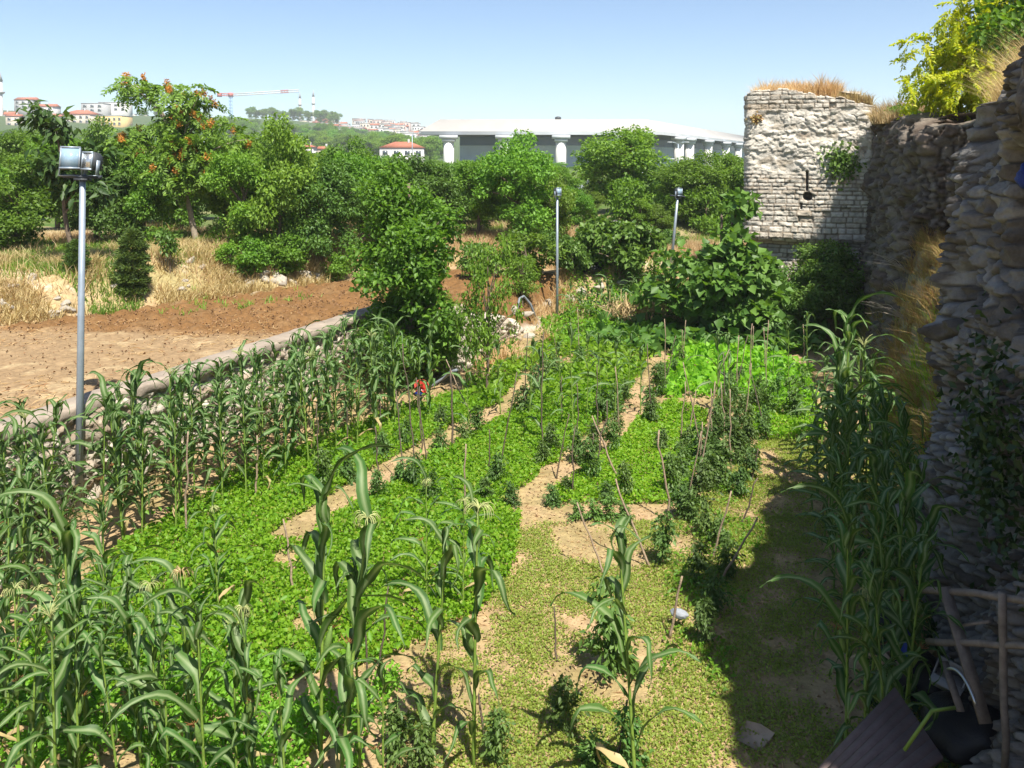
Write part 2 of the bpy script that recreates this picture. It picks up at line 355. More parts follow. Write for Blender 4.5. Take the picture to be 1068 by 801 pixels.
def masonry(name, m, path, z0, top, style, res=.03, thick=1.2, parent=None, seed=1, holes=()):
    """a wall grown along a plan polyline (outer side on the right hand of its direction), its stones in relief"""
    path = np.array(path, float); sg = np.r_[0, np.cumsum(np.linalg.norm(np.diff(path, axis=0), axis=1))]
    n = int(sg[-1]/res)+1; s = np.linspace(0, sg[-1], n); px = np.interp(s, sg, path[:, 0]); py = np.interp(s, sg, path[:, 1])
    k = max(3, int(.18/res)); pad = lambda a: np.convolve(np.r_[np.full(k, a[0])-(np.arange(k, 0, -1))*(a[1]-a[0]), a, np.full(k, a[-1])+np.arange(1, k+1)*(a[-1]-a[-2])], np.ones(2*k+1)/(2*k+1), 'valid')
    px, py = pad(px), pad(py); tx, ty = np.gradient(px), np.gradient(py); ln = np.hypot(tx, ty); nx_, ny_ = ty/ln, -tx/ln
    tp = top(s); nr = int((tp.max()-z0)/res)+1; t = np.linspace(0, 1, nr)
    S = np.broadcast_to(s, (nr, n)); ZZ = z0+t[:, None]*(tp-z0)[None]
    disp, cl = style(S, ZZ, px[None]+0*S, py[None]+0*S)
    for (hs_, hz_, rw, rh, dp) in holes:
        q = np.hypot((S-hs_)/rw, (ZZ-hz_)/rh) if rw == rh else np.maximum(np.abs(S-hs_)/rw, np.abs(ZZ-hz_)/rh); disp = disp-dp*(1-sst(.85, 1.1, q))
    VX = px+nx_*disp; VY = py+ny_*disp
    rows = [np.stack([VX, VY, ZZ], -1)]; cols = [cl]
    jag = .16*(fbm(s*3, s*0, 0, 3, seed)-.5)
    for j, f_ in enumerate((.06, .2, .45, .75, 1.)):                                # weathered top
        zt = tp+.12*math.sin(math.pi*f_)+jag*f_+.25*(fbm(s*2, s*0+f_*thick*2, 0, 3, seed+5)-.5)*(f_ > .1)
        rows.append(np.stack([VX[-1]-nx_*thick*f_, VY[-1]-ny_*thick*f_, zt], -1)[None]); cols.append(cl[-1:])
    last = rows[-1][0]; rows.append(np.stack([last[:, 0], last[:, 1], np.full(n, z0)], -1)[None]); cols.append(cl[-1:])
    V = np.concatenate(rows); Cc = np.concatenate(cols); m_ = V.shape[0]
    ii = np.arange(m_-1)[:, None]*n+np.arange(n-1)[None]
    Q = np.stack([ii, ii+1, ii+n+1, ii+n], -1).reshape(-1, 4)
    mb = MB().add(V, Q, Cc.reshape(-1, 3))
    for e in (0, n-1):                                                               # close both ends
        idx = np.arange(m_)*n+e; half = m_-7
        mb.f.append(np.array([[idx[i], idx[i+1], idx[m_-1], idx[m_-1]] for i in range(m_-2)])[:, :3])
    return mb.build(name, m, parent, smooth=True)
def stonecol(idd, joint, z, stone, dark, mortar, patch):
    c = np.zeros(idd.shape+(3,))+np.array(stone); c = mixc(c, dark, sst(.55, .95, idd)); c = c*(.82+.36*((idd*7.7) % 1))[..., None]
    c = mixc(c, mortar, joint); return mixc(c, np.array(stone)*1.13, patch)
def tower_style(S, z, px, py):
    e, idd = coursed(S, z, 3, .135, .3); er, ir, tr_ = rubble(S, z, 5, 3.4, 6.)
    lowz = 1-sst(4.55, 4.9, z+.25*(fbm(S*1.2, z*.5, 0, 3, 8)-.5)*2)
    topc = sst(6.55, 6.75, z+.3*(fbm(S*1.5, z, 0, 2, 18)-.5))
    pl = (1-lowz)*(1-topc)
    fl = fbm(S*2.4, z*3.4, 0, 5, 9)
    prof = sst(0, .02, e)*.035+.06*(fbm(S*8, z*11, 0, 4, 29)-.5)+.035*(idd-.5)-.07*(idd > .93)
    profr = (sst(0, .04, er)*.035+tr_*.05)*sst(.35, .55, fl)+.08*(fl-.5)+.06*(fbm(S*9, z*12, 0, 4, 19)-.5)
    ledge = sst(2.62, 2.68, z)*.1-.35*(1-sst(2.45, 2.62, z))*(fbm(S*1.4, z*.3, 0, 2, 60))
    d = prof*(1-pl)+profr*pl+ledge+.1*(fbm(S*.8, z*.8, 0, 3, 14)-.5)
    j = (1-sst(.006, .032, e))*(1-pl)*.85+pl*(1-sst(.008, .03, er))*.35
    c = stonecol(idd*(1-pl)+ir*pl, j, z, (.52, .48, .41), (.38, .33, .26), (.2, .155, .11), pl*sst(.38, .58, fl)*.75)
    return d, mixc(c, [.36, .27, .18], sst(.62, .74, fbm(S*.9, z*2.2, 0, 4, 33))*.6)
def rubble_style(su, sz, amp, stone, dark, mortar, seed, vert=.0):
    def f(S, z, px, py):
        e, idd, tl_ = rubble(S, z, seed, su, sz); e2, id2, tl2 = rubble(S, z, seed+9, su*2.1, sz*2.1)
        big = sst(.4, .55, fbm(S*.7, z*.7, 0, 3, seed+2)); tl_ = tl_*big+tl2*.5*(1-big); e = e*big+e2*.55*(1-big); idd = np.where(big > .5, idd, id2)
        fl = fbm(S*1.1, z*.9, 0, 4, seed+4)
        hole = sst(.66, .72, fbm(S*1.7, z*1.5, 3, 3, seed+8))*(vert > .2)
        d = sst(0, .05, e)*amp+tl_*amp*1.5-.3*hole+.7*amp*(idd-.5)+(fl-.5)*(.5+vert)+.45*(vert > .2)*(fbm(S*1.9, z*.32, 5, 3, seed+15)-.5)+.2*(fbm(S*7, z*8, 0, 5, seed+6)-.5)+(.085*np.clip(2.6-z, -1.5, 3) if vert > .2 else 0)
        return d, stonecol(idd, (1-sst(.006, .05, e))*.8, z, stone, dark, mortar, sst(.62, .75, fbm(S*1.8, z*1.3, 0, 4, seed+7))*.35)
    return f
# the tower
tw = masonry('masonry', M_stone, [(-3.1, 33), (-3.1, 28), (.5, 28), (.5, 29)], -.3,
    lambda s: np.interp(s, [0, 4.9, 5.1, 5.9, 6.8, 7.4, 8.6, 9.9], [7.0, 7.15, 7.25, 7.36, 7.3, 7.1, 6.75, 6.6])+.22*(np.round(fbm(s*2.4, s*0, 0, 2, 3)*5)/5-.5),
    tower_style, .026, 3.4, None, 1, [(6.78, 4.5, .035, .3, .5), (6.81, 4.02, .13, .13, .7), (6.62, 3.72, .035, .09, .3)])
tower = thing('ruined_tower', 'ruined pale stone tower with a slit and round hole', 'tower', (-1.4, 28, 0))
def adopt(o, p): o.parent = p; o.matrix_parent_inverse = Matrix.Translation(p.location).inverted(); return o
adopt(tw, tower)
# the shaded curtain wall between tower and near wall
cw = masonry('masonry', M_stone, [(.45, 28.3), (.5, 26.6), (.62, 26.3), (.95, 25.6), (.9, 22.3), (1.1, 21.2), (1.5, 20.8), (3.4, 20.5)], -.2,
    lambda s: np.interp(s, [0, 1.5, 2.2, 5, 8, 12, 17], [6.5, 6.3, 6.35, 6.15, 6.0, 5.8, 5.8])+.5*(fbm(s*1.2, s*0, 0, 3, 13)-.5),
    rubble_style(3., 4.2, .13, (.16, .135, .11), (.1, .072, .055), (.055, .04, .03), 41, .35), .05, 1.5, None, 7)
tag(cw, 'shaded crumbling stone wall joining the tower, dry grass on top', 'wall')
# the near wall at the right edge
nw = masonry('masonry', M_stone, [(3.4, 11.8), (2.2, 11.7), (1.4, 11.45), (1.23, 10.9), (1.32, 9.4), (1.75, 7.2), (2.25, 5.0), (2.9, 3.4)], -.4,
    lambda s: np.interp(s, [0, 1.2, 2, 2.6, 4, 5.2, 5.8, 6.5, 8, 10], [5.9, 5.7, 5.5, 5.65, 5.8, 5.85, 6.3, 8.3, 9.3, 9.])+.4*(fbm(s*1.3, s*0, 0, 3, 23)-.5),  # crest raised out of view towards the camera, added to widen the wall's shadow
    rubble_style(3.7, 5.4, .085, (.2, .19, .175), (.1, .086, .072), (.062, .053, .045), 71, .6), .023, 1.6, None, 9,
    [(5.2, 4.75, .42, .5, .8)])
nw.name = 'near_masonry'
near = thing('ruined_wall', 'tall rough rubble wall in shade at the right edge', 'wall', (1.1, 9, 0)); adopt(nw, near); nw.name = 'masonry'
cw.name = 'ruined_wall'
# low garden wall with concrete coping
lw = masonry('masonry', M_stone, [(-10.78, 18.6), (-10.78, 3.5)][::-1], -.2, lambda s: 1.34+0*s,
    rubble_style(3.6, 4.6, .07, (.46, .41, .33), (.32, .25, .18), (.25, .19, .14), 91, -.2), .04, .3, None, 4)
low = thing('garden_wall', 'low stone garden wall with pale concrete coping beside the brown field', 'wall', (-11.1, 11, 0)); adopt(lw, low)
s = np.linspace(3.5, 18.6, 260); wob = .03*(fbm(s*2, s*0, 0, 4, 6)-.5); wz = .05*(fbm(s*1.1, s*0, 0, 4, 16)-.5)
prof = [(.1, 1.345), (.115, 1.36), (.12, 1.47), (.1, 1.5), (.09, 1.505), (-.15, 1.512), (-.38, 1.506), (-.41, 1.49), (-.42, 1.25)]
V = np.stack([np.stack([-10.78+a+wob*(2 if a > 0 else 1)+.02*(vn(s*9, s*0+k)-.5), s, z+wz+.015*(vn(s*7, s*0+k*3)-.5)], -1) for k, (a, z) in enumerate(prof)], 0)
m_ = len(s); ii = np.arange(len(prof)-1)[:, None]*m_+np.arange(m_-1)[None]; Q = np.stack([ii, ii+1, ii+m_+1, ii+m_], -1).reshape(-1, 4)
adopt(MB().add(V, Q).build('coping', M_cope), low)
# stub of old wall behind the shrubs
rw = masonry('ruined_wall', M_stone, [(-11.2, 18.5), (-8.9, 18.2), (-8.75, 19.0), (-8.75, 22.2)], -.2, lambda s: np.interp(s, [0, 2.3, 3.2, 4.2, 6], [1.5, 1.25, 1.45, 1.0, .6])+.5*(fbm(s*1.5, s*0, 0, 3, 4)-.5),
    rubble_style(3.4, 4.4, .09, (.47, .42, .34), (.33, .26, .19), (.25, .19, .14), 121, 0), .045, .6, None, 14)
tag(rw, 'low broken rubble wall half hidden behind the leafy shrubs', 'wall')

# ------------------------------------------------------------------ loose stones
def rock_mesh(seed, m=None):
    n, k = 22, 15; th = np.linspace(0, 2*np.pi, n, endpoint=False); ph = np.linspace(0, np.pi, k)
    V = np.array([[math.sin(b)*math.cos(a), math.sin(b)*math.sin(a), math.cos(b)] for b in ph for a in th])
    rg = np.random.RandomState(seed); r = np.full(len(V), 9.)
    for _ in range(13):                                              # cut by planes: an angular broken stone
        nn = nrm(rg.normal(size=(1, 3)))[0]; c = V@nn; r = np.minimum(r, np.where(c > .05, (.62+.35*rg.rand())/np.maximum(c, .05), 9.))
    V *= (np.minimum(r, 1.15)+.14*(fbm(V[:, 0]*3+seed, V[:, 1]*3, V[:, 2]*3, 3, seed)-.5))[:, None]
    i = np.arange(k-1)[:, None]*n; j = np.arange(n)[None]; Q = np.stack([i+j, i+n+j, i+n+(j+1) % n, i+(j+1) % n], -1).reshape(-1, 4)
    return MB().add(V, Q).mesh('rock', m or M_rock)
M_rock = mat('loose_stone', (.36, .32, .26), .9, .3, 3, .5, 12)
rocks = [rock_mesh(i) for i in range(5)]
rg = np.random.RandomState(5); random.seed(5)
def rock(u, v, s, label, group=None, z=None):
    p = hit(u, v) if z is None else g(u, v, z)
    o = mobj('stone', rocks[rg.randint(5)], None, (p[0], p[1], p[2]+s*.15), (rg.rand()*.5, rg.rand()*.5, rg.rand()*6), (s*(.55+.4*rg.rand()), s*(.5+.3*rg.rand()), s*(.35+.22*rg.rand())))
    return tag(o, label, 'stone', group)
for u, v, s in [(190, 304, .28), (276, 292, .3), (292, 295, .42), (305, 296, .32), (318, 291, .38), (330, 292, .3), (262, 296, .22), (68, 318, .25)]:
    rock(u, v, s, 'pale boulder on the dry bank behind the brown field', 'boulders along the back of the brown field')
for k in range(34):
    u, v = [(rg.rand()*125, 290+rg.rand()*40), (180+rg.rand()*80, 262+rg.rand()*38), (255+rg.rand()*90, 280+rg.rand()*16)][k % 3]
    rock(u, v, .1+.16*rg.rand(), 'small pale stone in the dry grass of the bank', 'small stones in the bank')
for u, v, s in [(540, 345, .3), (552, 352, .25), (563, 340, .34), (575, 352, .26), (590, 336, .34), (600, 328, .3), (585, 358, .22), (530, 360, .25), (570, 318, .3), (595, 312, .25), (548, 330, .3), (610, 318, .28), (535, 325, .25), (556, 365, .2), (605, 305, .3), (625, 300, .34), (648, 296, .3)]:
    rock(u, v, s, 'pale loose stone tumbled on the bank by the middle lamp post', 'stones tumbled around the middle lamp post')
for u, v, s in [(715, 268, .25), (735, 262, .3), (750, 270, .25), (725, 275, .2), (765, 262, .25)]:
    rock(u, v, s, 'pale stone on the dusty track left of the tower', 'stones on the track by the tower')
for u, v, s in [(8, 545, .16), (22, 562, .2), (12, 585, .17), (35, 540, .14), (3, 610, .2), (52, 533, .15), (18, 525, .15)]:
    rock(u, v, s, 'pale stone lying among maize at the left edge', 'stones among the maize at the left edge')

# ------------------------------------------------------------------ trees
def rvec(rg, n): return nrm(rg.normal(size=(n, 3)))
def tree_parts(seed, ells, nl, ls, asp=.5, cl=.45, ncl=40, trunk=None, tr=.1, mleaf=None, mbark=None, droop=.35, pinnate=False, fruit=0, limbs=12, shell=.45):
    """crown: clumps of leaves through a few ellipsoids; trunk: tapered stem with limbs to the clumps"""
    rg = np.random.RandomState(seed); ells = np.array(ells, float); vol = ells[:, 3]*ells[:, 4]*ells[:, 5]
    pick = rg.choice(len(ells), ncl, p=vol/vol.sum()); E = ells[pick]
    r = shell+(1-shell)*rg.rand(ncl)**.7; dirs = rvec(rg, ncl); cc = E[:, :3]+dirs*E[:, 3:]*r[:, None]
    crad = cl*(.6+.8*rg.rand(ncl))
    wgt = crad**2; ci = rg.choice(ncl, nl, p=wgt/wgt.sum())
    off = rvec(rg, nl)*(rg.rand(nl)**.45)[:, None]*crad[ci][:, None]*np.array([1, 1, .7]); p = cc[ci]+off
    n = nrm(nrm(off)*.5+np.array([0, 0, .75])+rg.normal(size=(nl, 3))*.45); d = nrm(rg.normal(size=(nl, 3))+nrm(off)*.8+np.array([0, 0, -droop]))
    mb = MB()
    if pinnate:
        k = 13; t = np.linspace(.1, 1, k); FL = ls*(.7+.6*rg.rand(nl))
        dd = d-n*(d*n).sum(1)[:, None]; dd = nrm(dd); sd = np.cross(dd, n)
        P_ = p[:, None]+dd[:, None]*(t[None, :, None]*FL[:, None, None])-np.array([0, 0, 1])*(t**2)[None, :, None]*FL[:, None, None]*.45
        for sg_ in (-1, 1):
            D_ = nrm(sd*sg_+dd*.45-np.array([0, 0, .25]))
            leaves(mb, P_.reshape(-1, 3), np.repeat(D_, k, 0)+.25*rg.normal(size=(nl*k, 3)), np.repeat(n, k, 0)+.3*rg.normal(size=(nl*k, 3)), np.repeat(FL, k)*.3, np.repeat(FL, k)*.3*asp)
    else:
        L = ls*(.6+.8*rg.rand(nl)); leaves(mb, p, d, n, L, L*asp)
    crown = mb.mesh('crown', mleaf)
    ztop = (ells[:, 2]).max(); trunk = np.array(trunk if trunk is not None else [[0, 0, -.2], [.05, 0, ztop*.5], [0, .05, ztop]], float)
    tb = MB(); tt = np.linspace(0, 1, 12); kk = np.linspace(0, 1, len(trunk)); line = np.stack([np.interp(tt, kk, trunk[:, i]) for i in range(3)], 1)
    line[:, :2] += (vn(tt*6, tt*0+seed)-.5)[:, None]*tr*.8
    tube(tb, line, tr*(1.15-.85*tt), 7)
    for q in rg.permutation(ncl)[:limbs]:
        e = cc[q]; cand = np.where(line[:, 2] < e[2]-.15)[0]; b = line[cand[-1] if len(cand) else 2]*.6+line[3]*.4
        md = (b+e)/2+np.array([0, 0, .18*np.linalg.norm(e-b)]); u = np.linspace(0, 1, 7)[:, None]
        tube(tb, b*(1-u)**2+2*md*u*(1-u)+e*u**2, tr*(.5-.42*u[:, 0]), 5)
    fm = None
    if fruit:
        fb = MB(); cs = cc[np.argsort(-cc[:, 2]-.5*rg.rand(ncl))[:max(6, ncl*2//3)]]
        for k in range(fruit):
            c = cc[rg.randint(ncl)]+nrm(rvec(rg, 1)+[[0, -.9, .5]])[0]*cl*1.0; m = 60
            o = rvec(rg, m)*(.095*rg.rand(m)[:, None]**.5)*[1, 1, 1.4]; leaves(fb, c+o, rvec(rg, m), rvec(rg, m), .07, .04)
        fm = fb.mesh('seed_clusters', M_fruit)
    return crown, tb.mesh('trunk', mbark or M_bark, True), fm
def tree(name, label, cat, parts, loc, rz=0, s=1, group=None):
    t = thing(name, label, cat, loc, rz, group); t.scale = (s, s, s) if np.isscalar(s) else s
    mobj('trunk', parts[1], t); mobj('crown', parts[0], t)
    if parts[2]: mobj('seed_clusters', parts[2], t)
    return t
def dist_of(p): return float((np.array(p)-CAM)@fw)
def tree_px(name, label, cat, parts, u, vb, vt, h0, wpx=None, w0=None, rz=0, group=None, p=None):
    """base and top pixel give place and height; h0, w0 are the prototype's own"""
    p = hit(u, vb) if p is None else p; d = dist_of(p)
    hgt = at(u, vt, p[1])[2]-p[2]; s = hgt/h0; sx = s if wpx is None else (wpx/F*d)/w0
    return tree(name, label, cat, parts, p, rz, (sx, sx, s), group)
# prototypes
PO = [tree_parts(100+i, [[0, 0, 2.3, 1.6, 1.6, 1.3], [.7, .3, 3.1, 1.0, 1.0, .9], [-.8, -.4, 1.8, 1.1, 1.1, 1.0], [.2, -.5, .9, 1.5, 1.3, .8]], 12000, .14, .58, .5, 46, None, .1, [M_orch, M_fig, M_orch, M_mulb][i]) for i in range(4)]   # h 4.1 w 3.8
PB = [tree_parts(120+i, [[0, 0, 6.2, 3.4, 3.4, 2.6], [1.5, .5, 7.6, 2.0, 2.0, 1.7], [-1.8, -.5, 5.2, 2.2, 2.2, 1.7], [.3, -.5, 2.6, 2.6, 2.6, 1.9]], 14000, .29, .6, 1.0, 60, None, .22, [M_orch, M_mulb][i]) for i in range(2)]                       # h 9.5 w 8
PS = [tree_parts(140+i, [[0, 0, .75, .85, .85, .7], [.4, .2, 1.0, .5, .5, .5]], 2600, .13, .6, .3, 24, None, .04, [M_fig, M_light, M_orch][i], limbs=8) for i in range(3)]                                             # h 1.6 w 1.9
# far row behind the stadium road and orchard rows on the left
for u, vb, vt, wpx, k, lab in [
    (648, 224, 131, 108, 'B0', 'broad tall tree in front of the long pale stadium roof'),
    (722, 232, 160, 78, 'B1', 'round dense tree in front of the stadium columns left of the tower'),
    (762, 236, 158, 70, 'B0', 'dense tree rising right beside the left edge of the tower'),
    (655, 236, 180, 50, 'L', 'light green bushy tree before the broad tall tree'),
    (600, 240, 196, 40, 'B1', 'small dark round tree beside the street pole'),
    (735, 244, 192, 46, 'L', 'pale green bush tree below the stadium columns'),
    (541, 252, 140, 92, 'B1', 'tall dense tree below the left stadium columns'),
    (500, 246, 163, 70, 'O3', 'leafy orchard tree just left of the tall dense tree'),
    (575, 250, 165, 60, 'O0', 'leafy tree just right of the tall dense tree')]:
    pr = {'B': PB, 'O': PO}.get(k[0]); big = k[0] == 'B'
    if k == 'L': tree_px('tree', lab, 'tree', PS[1], u, vb, vt, 1.62, wpx, 1.9, u)
    else: tree_px('tree', lab, 'tree', pr[int(k[1])], u, vb, vt, 9.4 if big else 4.1, wpx, 8. if big else 3.9, u)
orch = [(18, 262, 168, 110), (100, 256, 158, 96), (150, 252, 166, 84), (255, 262, 160, 96), (292, 268, 140, 92), (335, 272, 168, 96), (235, 246, 150, 90), (380, 258, 158, 92),
        (190, 244, 160, 80), (420, 250, 150, 90), (130, 236, 150, 84), (60, 238, 150, 96), (310, 244, 152, 88), (455, 248, 158, 80), (350, 240, 150, 84), (10, 230, 140, 80), (270, 234, 146, 80), (405, 236, 152, 70), (-20, 250, 158, 90), (205, 232, 150, 70), (95, 228, 140, 66), (480, 236, 160, 70), (520, 236, 158, 70)]
for i, (u, vb, vt, wpx) in enumerate(orch):
    vt = vt-4-(i*5.7) % 13 if u < 400 else vt+7
    tree_px('orchard_tree', 'bushy green orchard tree in the thicket behind the brown field', 'tree', PO[i % 4], u, vb, vt, 4.1, wpx, 3.9, i*1.3, 'orchard trees behind the brown field')
for i, (u, vb, vt, wpx) in enumerate([(560, 224, 172, 56), (585, 214, 170, 46), (628, 212, 168, 50), (684, 220, 172, 54), (702, 230, 186, 44), (668, 238, 204, 34), (612, 232, 200, 42), (572, 238, 196, 46), (690, 244, 214, 36), (540, 222, 168, 50), (745, 226, 176, 50), (715, 214, 172, 46), (658, 214, 176, 40), (765, 246, 206, 40)]):
    tree_px('tree', 'mid green tree or tall bush among the garden plots below the stadium', 'tree', PO[(i*3) % 4], u, vb, vt, 4.1, wpx, 3.9, i*1.9, 'trees among the plots below the stadium')
# single trees
ta = tree_parts(7, [[-1.5, 0, 4.85, .55, .6, .28], [-.8, 0, 4.9, .7, .7, .32], [0, 0, 4.65, .8, .8, .36], [.75, 0, 4.5, .7, .7, .36], [1.3, 0, 4.0, .5, .6, .34], [1.65, 0, 3.2, .6, .6, .34], [-.1, 0, 3.9, .7, .7, .4], [-1.25, 0, 3.1, .7, .7, .42], [.3, 0, 2.9, 1.0, 1.0, .45], [-.3, 0, 2.2, 1.2, 1.0, .42], [1.5, 0, 2.3, .8, .8, .42]],
    780, .46, .42, .34, 84, [[0.5, 0, -.2], [.35, 0, .9], [.05, 0, 2.0], [0, 0, 3.2], [-.2, 0, 4.6]], .09, M_ail, M_bark_pale, pinnate=True, fruit=75, limbs=34)
tree_px('seed_laden_tree', 'tree hung with orange seed clusters rising above the orchard', 'tree', ta, 188, 252, 80, 5.25, rz=A, wpx=148, w0=4.3)
tb_ = tree_parts(8, [[-.35, 0, 3.3, .5, .5, .6], [.3, 0, 2.7, .6, .6, .6], [-.2, 0, 2.1, .6, .6, .6], [.55, 0, 1.9, .45, .45, .4]], 1500, .26, .42, .32, 30, [[.25, 0, -.2], [.1, 0, 1.2], [0, 0, 2.2], [-.1, 0, 3.4]], .06, M_dark, droop=.9)
tree_px('slender_tree', 'slender dark leaved tree beside the near lamp post', 'tree', tb_, 66, 278, 108, 3.95, rz=A)
tm = tree_parts(9, [[-.05, 0, 2.7, 1.1, 1.2, 1.2], [-.5, -.2, 3.8, .7, .7, .8], [.1, 0, 1.4, 1.05, 1.1, 1.0], [0, 0, .8, .8, .9, .7], [.35, .2, 3.5, .65, .7, .8], [-.2, 0, 4.5, .5, .5, .5], [.6, 0, 2.3, .6, .7, .7]], 21000, .12, .58, .36, 105, None, .11, M_mulb, limbs=26, shell=.35)
tree_px('mulberry_tree', 'big leafy green tree at the end of the low garden wall', 'tree', tm, 424, 402, 170, 4.95, p=g(424, 402, 0.))
tm2 = tree_parts(10, [[0, 0, 1.6, .8, .8, .9], [.5, 0, 2.3, .55, .55, .6], [-.35, 0, 1.0, .7, .7, .7], [.7, 0, 1.2, .5, .5, .7]], 3000, .11, .5, .32, 50, None, .05, M_mulb, limbs=18, shell=.3)
tree_px('leafy_shrub', 'loose leafy shrub right of the big tree by the garden wall', 'shrub', tm2, 506, 412, 232, 2.85, 78, 2.5, rz=A, p=g(508, 412, 0))
tree_px('leafy_shrub', 'low leafy shrub at the foot of the big tree beside maize', 'shrub', tm2, 470, 396, 300, 2.85, 50, 2.5, rz=2., p=g(470, 396, 0))
tree_px('leafy_shrub', 'spindly shrub on the stony bank left of the middle lamp post', 'shrub', tm2, 545, 318, 262, 2.85, rz=4.)
tree_px('leafy_shrub', 'grey green shrub behind the stony bank left of the middle lamp post', 'shrub', PS[2], 548, 288, 236, 1.62, 70, 1.9, rz=1.)
pf = tree_parts(11, [[0, 0, 1.2, 1.55, 1.1, .75], [.9, 0, 1.2, .8, .8, .6], [-.9, 0, 1.3, .8, .8, .6]], 5200, .19, .75, .36, 46, None, .07, M_fig, limbs=14)
tree_px('fig_bush', 'wide dark fig bush on the mound left of the track', 'bush', pf, 645, 292, 228, 2.05, 92, 3.2)
tree_px('fig_bush', 'low dark fig bush to the right of the middle lamp post', 'bush', pf, 598, 290, 246, 2.05, 50, 3.2, 1.)
# big fig by the tower
pg = tree_parts(12, [[-.1, 0, 1.5, 1.5, 1.2, 1.2], [.35, -.2, 2.7, .6, .6, .7], [.35, -.2, 3.5, .36, .4, .42], [-1.1, 0, 1.5, .8, .8, .7], [1.0, 0, 1.2, .9, .9, .9]], 5200, .26, .8, .42, 64, None, .1, M_fig, limbs=20, shell=.5, droop=.1)
tree_px('fig_tree', 'large dark fig tree at the foot of the tower', 'tree', pg, 752, 352, 204, 4.0, rz=A, p=g(752, 354, 0))
tree_px('fig_tree', 'fig tree half in shade below the tower beside the curtain wall', 'tree', PO[1], 850, 345, 248, 4.1, 110, 3.9, 1., p=np.array([-.75, 26.8, 0]))
tree_px('fig_tree', 'small fig spreading between the big fig and the shaded fig', 'tree', PO[1], 808, 342, 272, 4.1, 70, 3.9, 3., p=np.array([-1.9, 26.6, 0]))
# conifer and saplings on the dry bank
def conifer(seed, h, r, n=5200):
    rg = np.random.RandomState(seed); z = h*(.05+.95*rg.rand(n)**1.1); ph = rg.rand(n)*6.283
    lay = .78+.22*np.sin(z/h*34+ph*1.0); R_ = 1.15*r*(z/h+.1)**.35*np.sqrt(np.clip(1-z/h, 0, 1))*1.25*(.6+.6*(fbm(np.cos(ph)*1.5+z*2.2, np.sin(ph)*1.5, z*2, 3, seed)))*lay*(.35+.65*rg.rand(n)**.5); p = np.stack([R_*np.cos(ph), R_*np.sin(ph), z], 1)
    d = nrm(np.stack([np.cos(ph), np.sin(ph), .45+0*ph], 1)+.55*rg.normal(size=(n, 3))); c = leaves(MB(), p, d, rvec(rg, n), .14, .035).mesh('crown', M_conif)
    return c, tube(MB(), [[0, 0, -.2], [0, 0, h*.9]], [.05, .01]).mesh('trunk', M_bark), None
tree_px('conifer', 'small dark dense conifer standing on the dry bank', 'tree', conifer(1, 1.6, .52), 139, 308, 242, 1.6)
tree_px('conifer', 'small low dark conifer right behind the near lamp post', 'tree', conifer(2, 1.0, .5, 3000), 80, 284, 252, 1.0)
sp_ = tree_parts(15, [[0, 0, 1.2, .4, .4, .35], [.1, 0, .8, .3, .3, .3]], 420, .16, .5, .2, 16, None, .022, M_fig, limbs=7)
tree_px('sapling', 'young sapling with few broad leaves beside the conifer', 'sapling', sp_, 177, 286, 240, 1.6)
for u, vb, vt in [(262, 285, 244), (300, 284, 240), (240, 278, 250), (282, 276, 244)]:
    tree_px('bush', 'bright green bush along the back edge of the brown field', 'bush', PS[1], u, vb, vt, 1.62, None, None, u, 'bushes along the back of the brown field')
for u, vb, vt, lab in [(570, 262, 238, 'round green bush above the middle stony bank'), (700, 262, 238, 'low green bush at the foot of the far leaning lamp post'), (500, 290, 250, 'grey green bush behind the broken rubble wall'), (350, 292, 262, 'green bush left of the big leafy tree at the brown field')]:
    tree_px('bush', lab, 'bush', PS[0 if u > 400 else 1], u, vb, vt, 1.62, None, None, u)
def dry_branch(u, v, Y, L, label, sd):
    p = at(u, v, Y); rb = np.random.RandomState(sd); mb = MB(); base = np.array([.25, 0, -.1])
    for k in range(7):
        e = np.array([-L*(.5+.6*rb.rand()), rb.normal()*.3*L, L*(.05+.45*rb.rand())]); u_ = np.linspace(0, 1, 7)[:, None]; tube(mb, base+(e-base)*u_+rb.normal(size=(7, 3))*.02+np.array([0, 0, .12*L])*np.sin(np.pi*u_), np.linspace(.012, .003, 7), 4)
    o = mb.build('dry_branch', M_bark_pale, smooth=True); o.location = p; tag(o, label, 'branch')
dry_branch(945, 285, 21., .9, 'pale bare branch jutting from the weedy slope by the curtain wall', 3)
dry_branch(935, 330, 19.5, .7, 'bare twigs sticking out of the rusty weeds lower on the slope', 4)
# trees above the wall
ty_ = tree_parts(16, [[0, 0, 1.6, .75, .75, .6], [-.7, 0, 1.1, .75, .7, .45], [.45, 0, 2.3, .6, .6, .6], [.0, 0, .7, .7, .7, .4], [.5, 0, 3.0, .4, .4, .5], [.9, 0, 1.4, .5, .5, .6]], 1250, .25, .42, .27, 80, [[.5, 0, -.3], [.35, 0, .8], [.3, 0, 1.8], [.5, 0, 2.9]], .05, M_rob, pinnate=True, limbs=18)
py_ = at(994, 128, 22.5); tree('yellow_green_tree', 'bright yellow green tree growing on top of the wall', 'tree', ty_, (py_[0]+.6, 22.5, 5.3), A, (1.4, 1.3, 1.75))
pdk = at(1058, 70, 16.5); tree('dark_leaved_tree', 'dark green tree behind the grassy wall top at upper right', 'tree', PO[0], (3.75, 18.3, 5.2), 1.2, (.95, .95, 1.1))
pdk = at(925, 118, 25); tree('bush', 'small dark bush on the wall top left of the yellow green tree', 'bush', PS[2], (pdk[0]+.4, 25, 5.9), 0, .5)

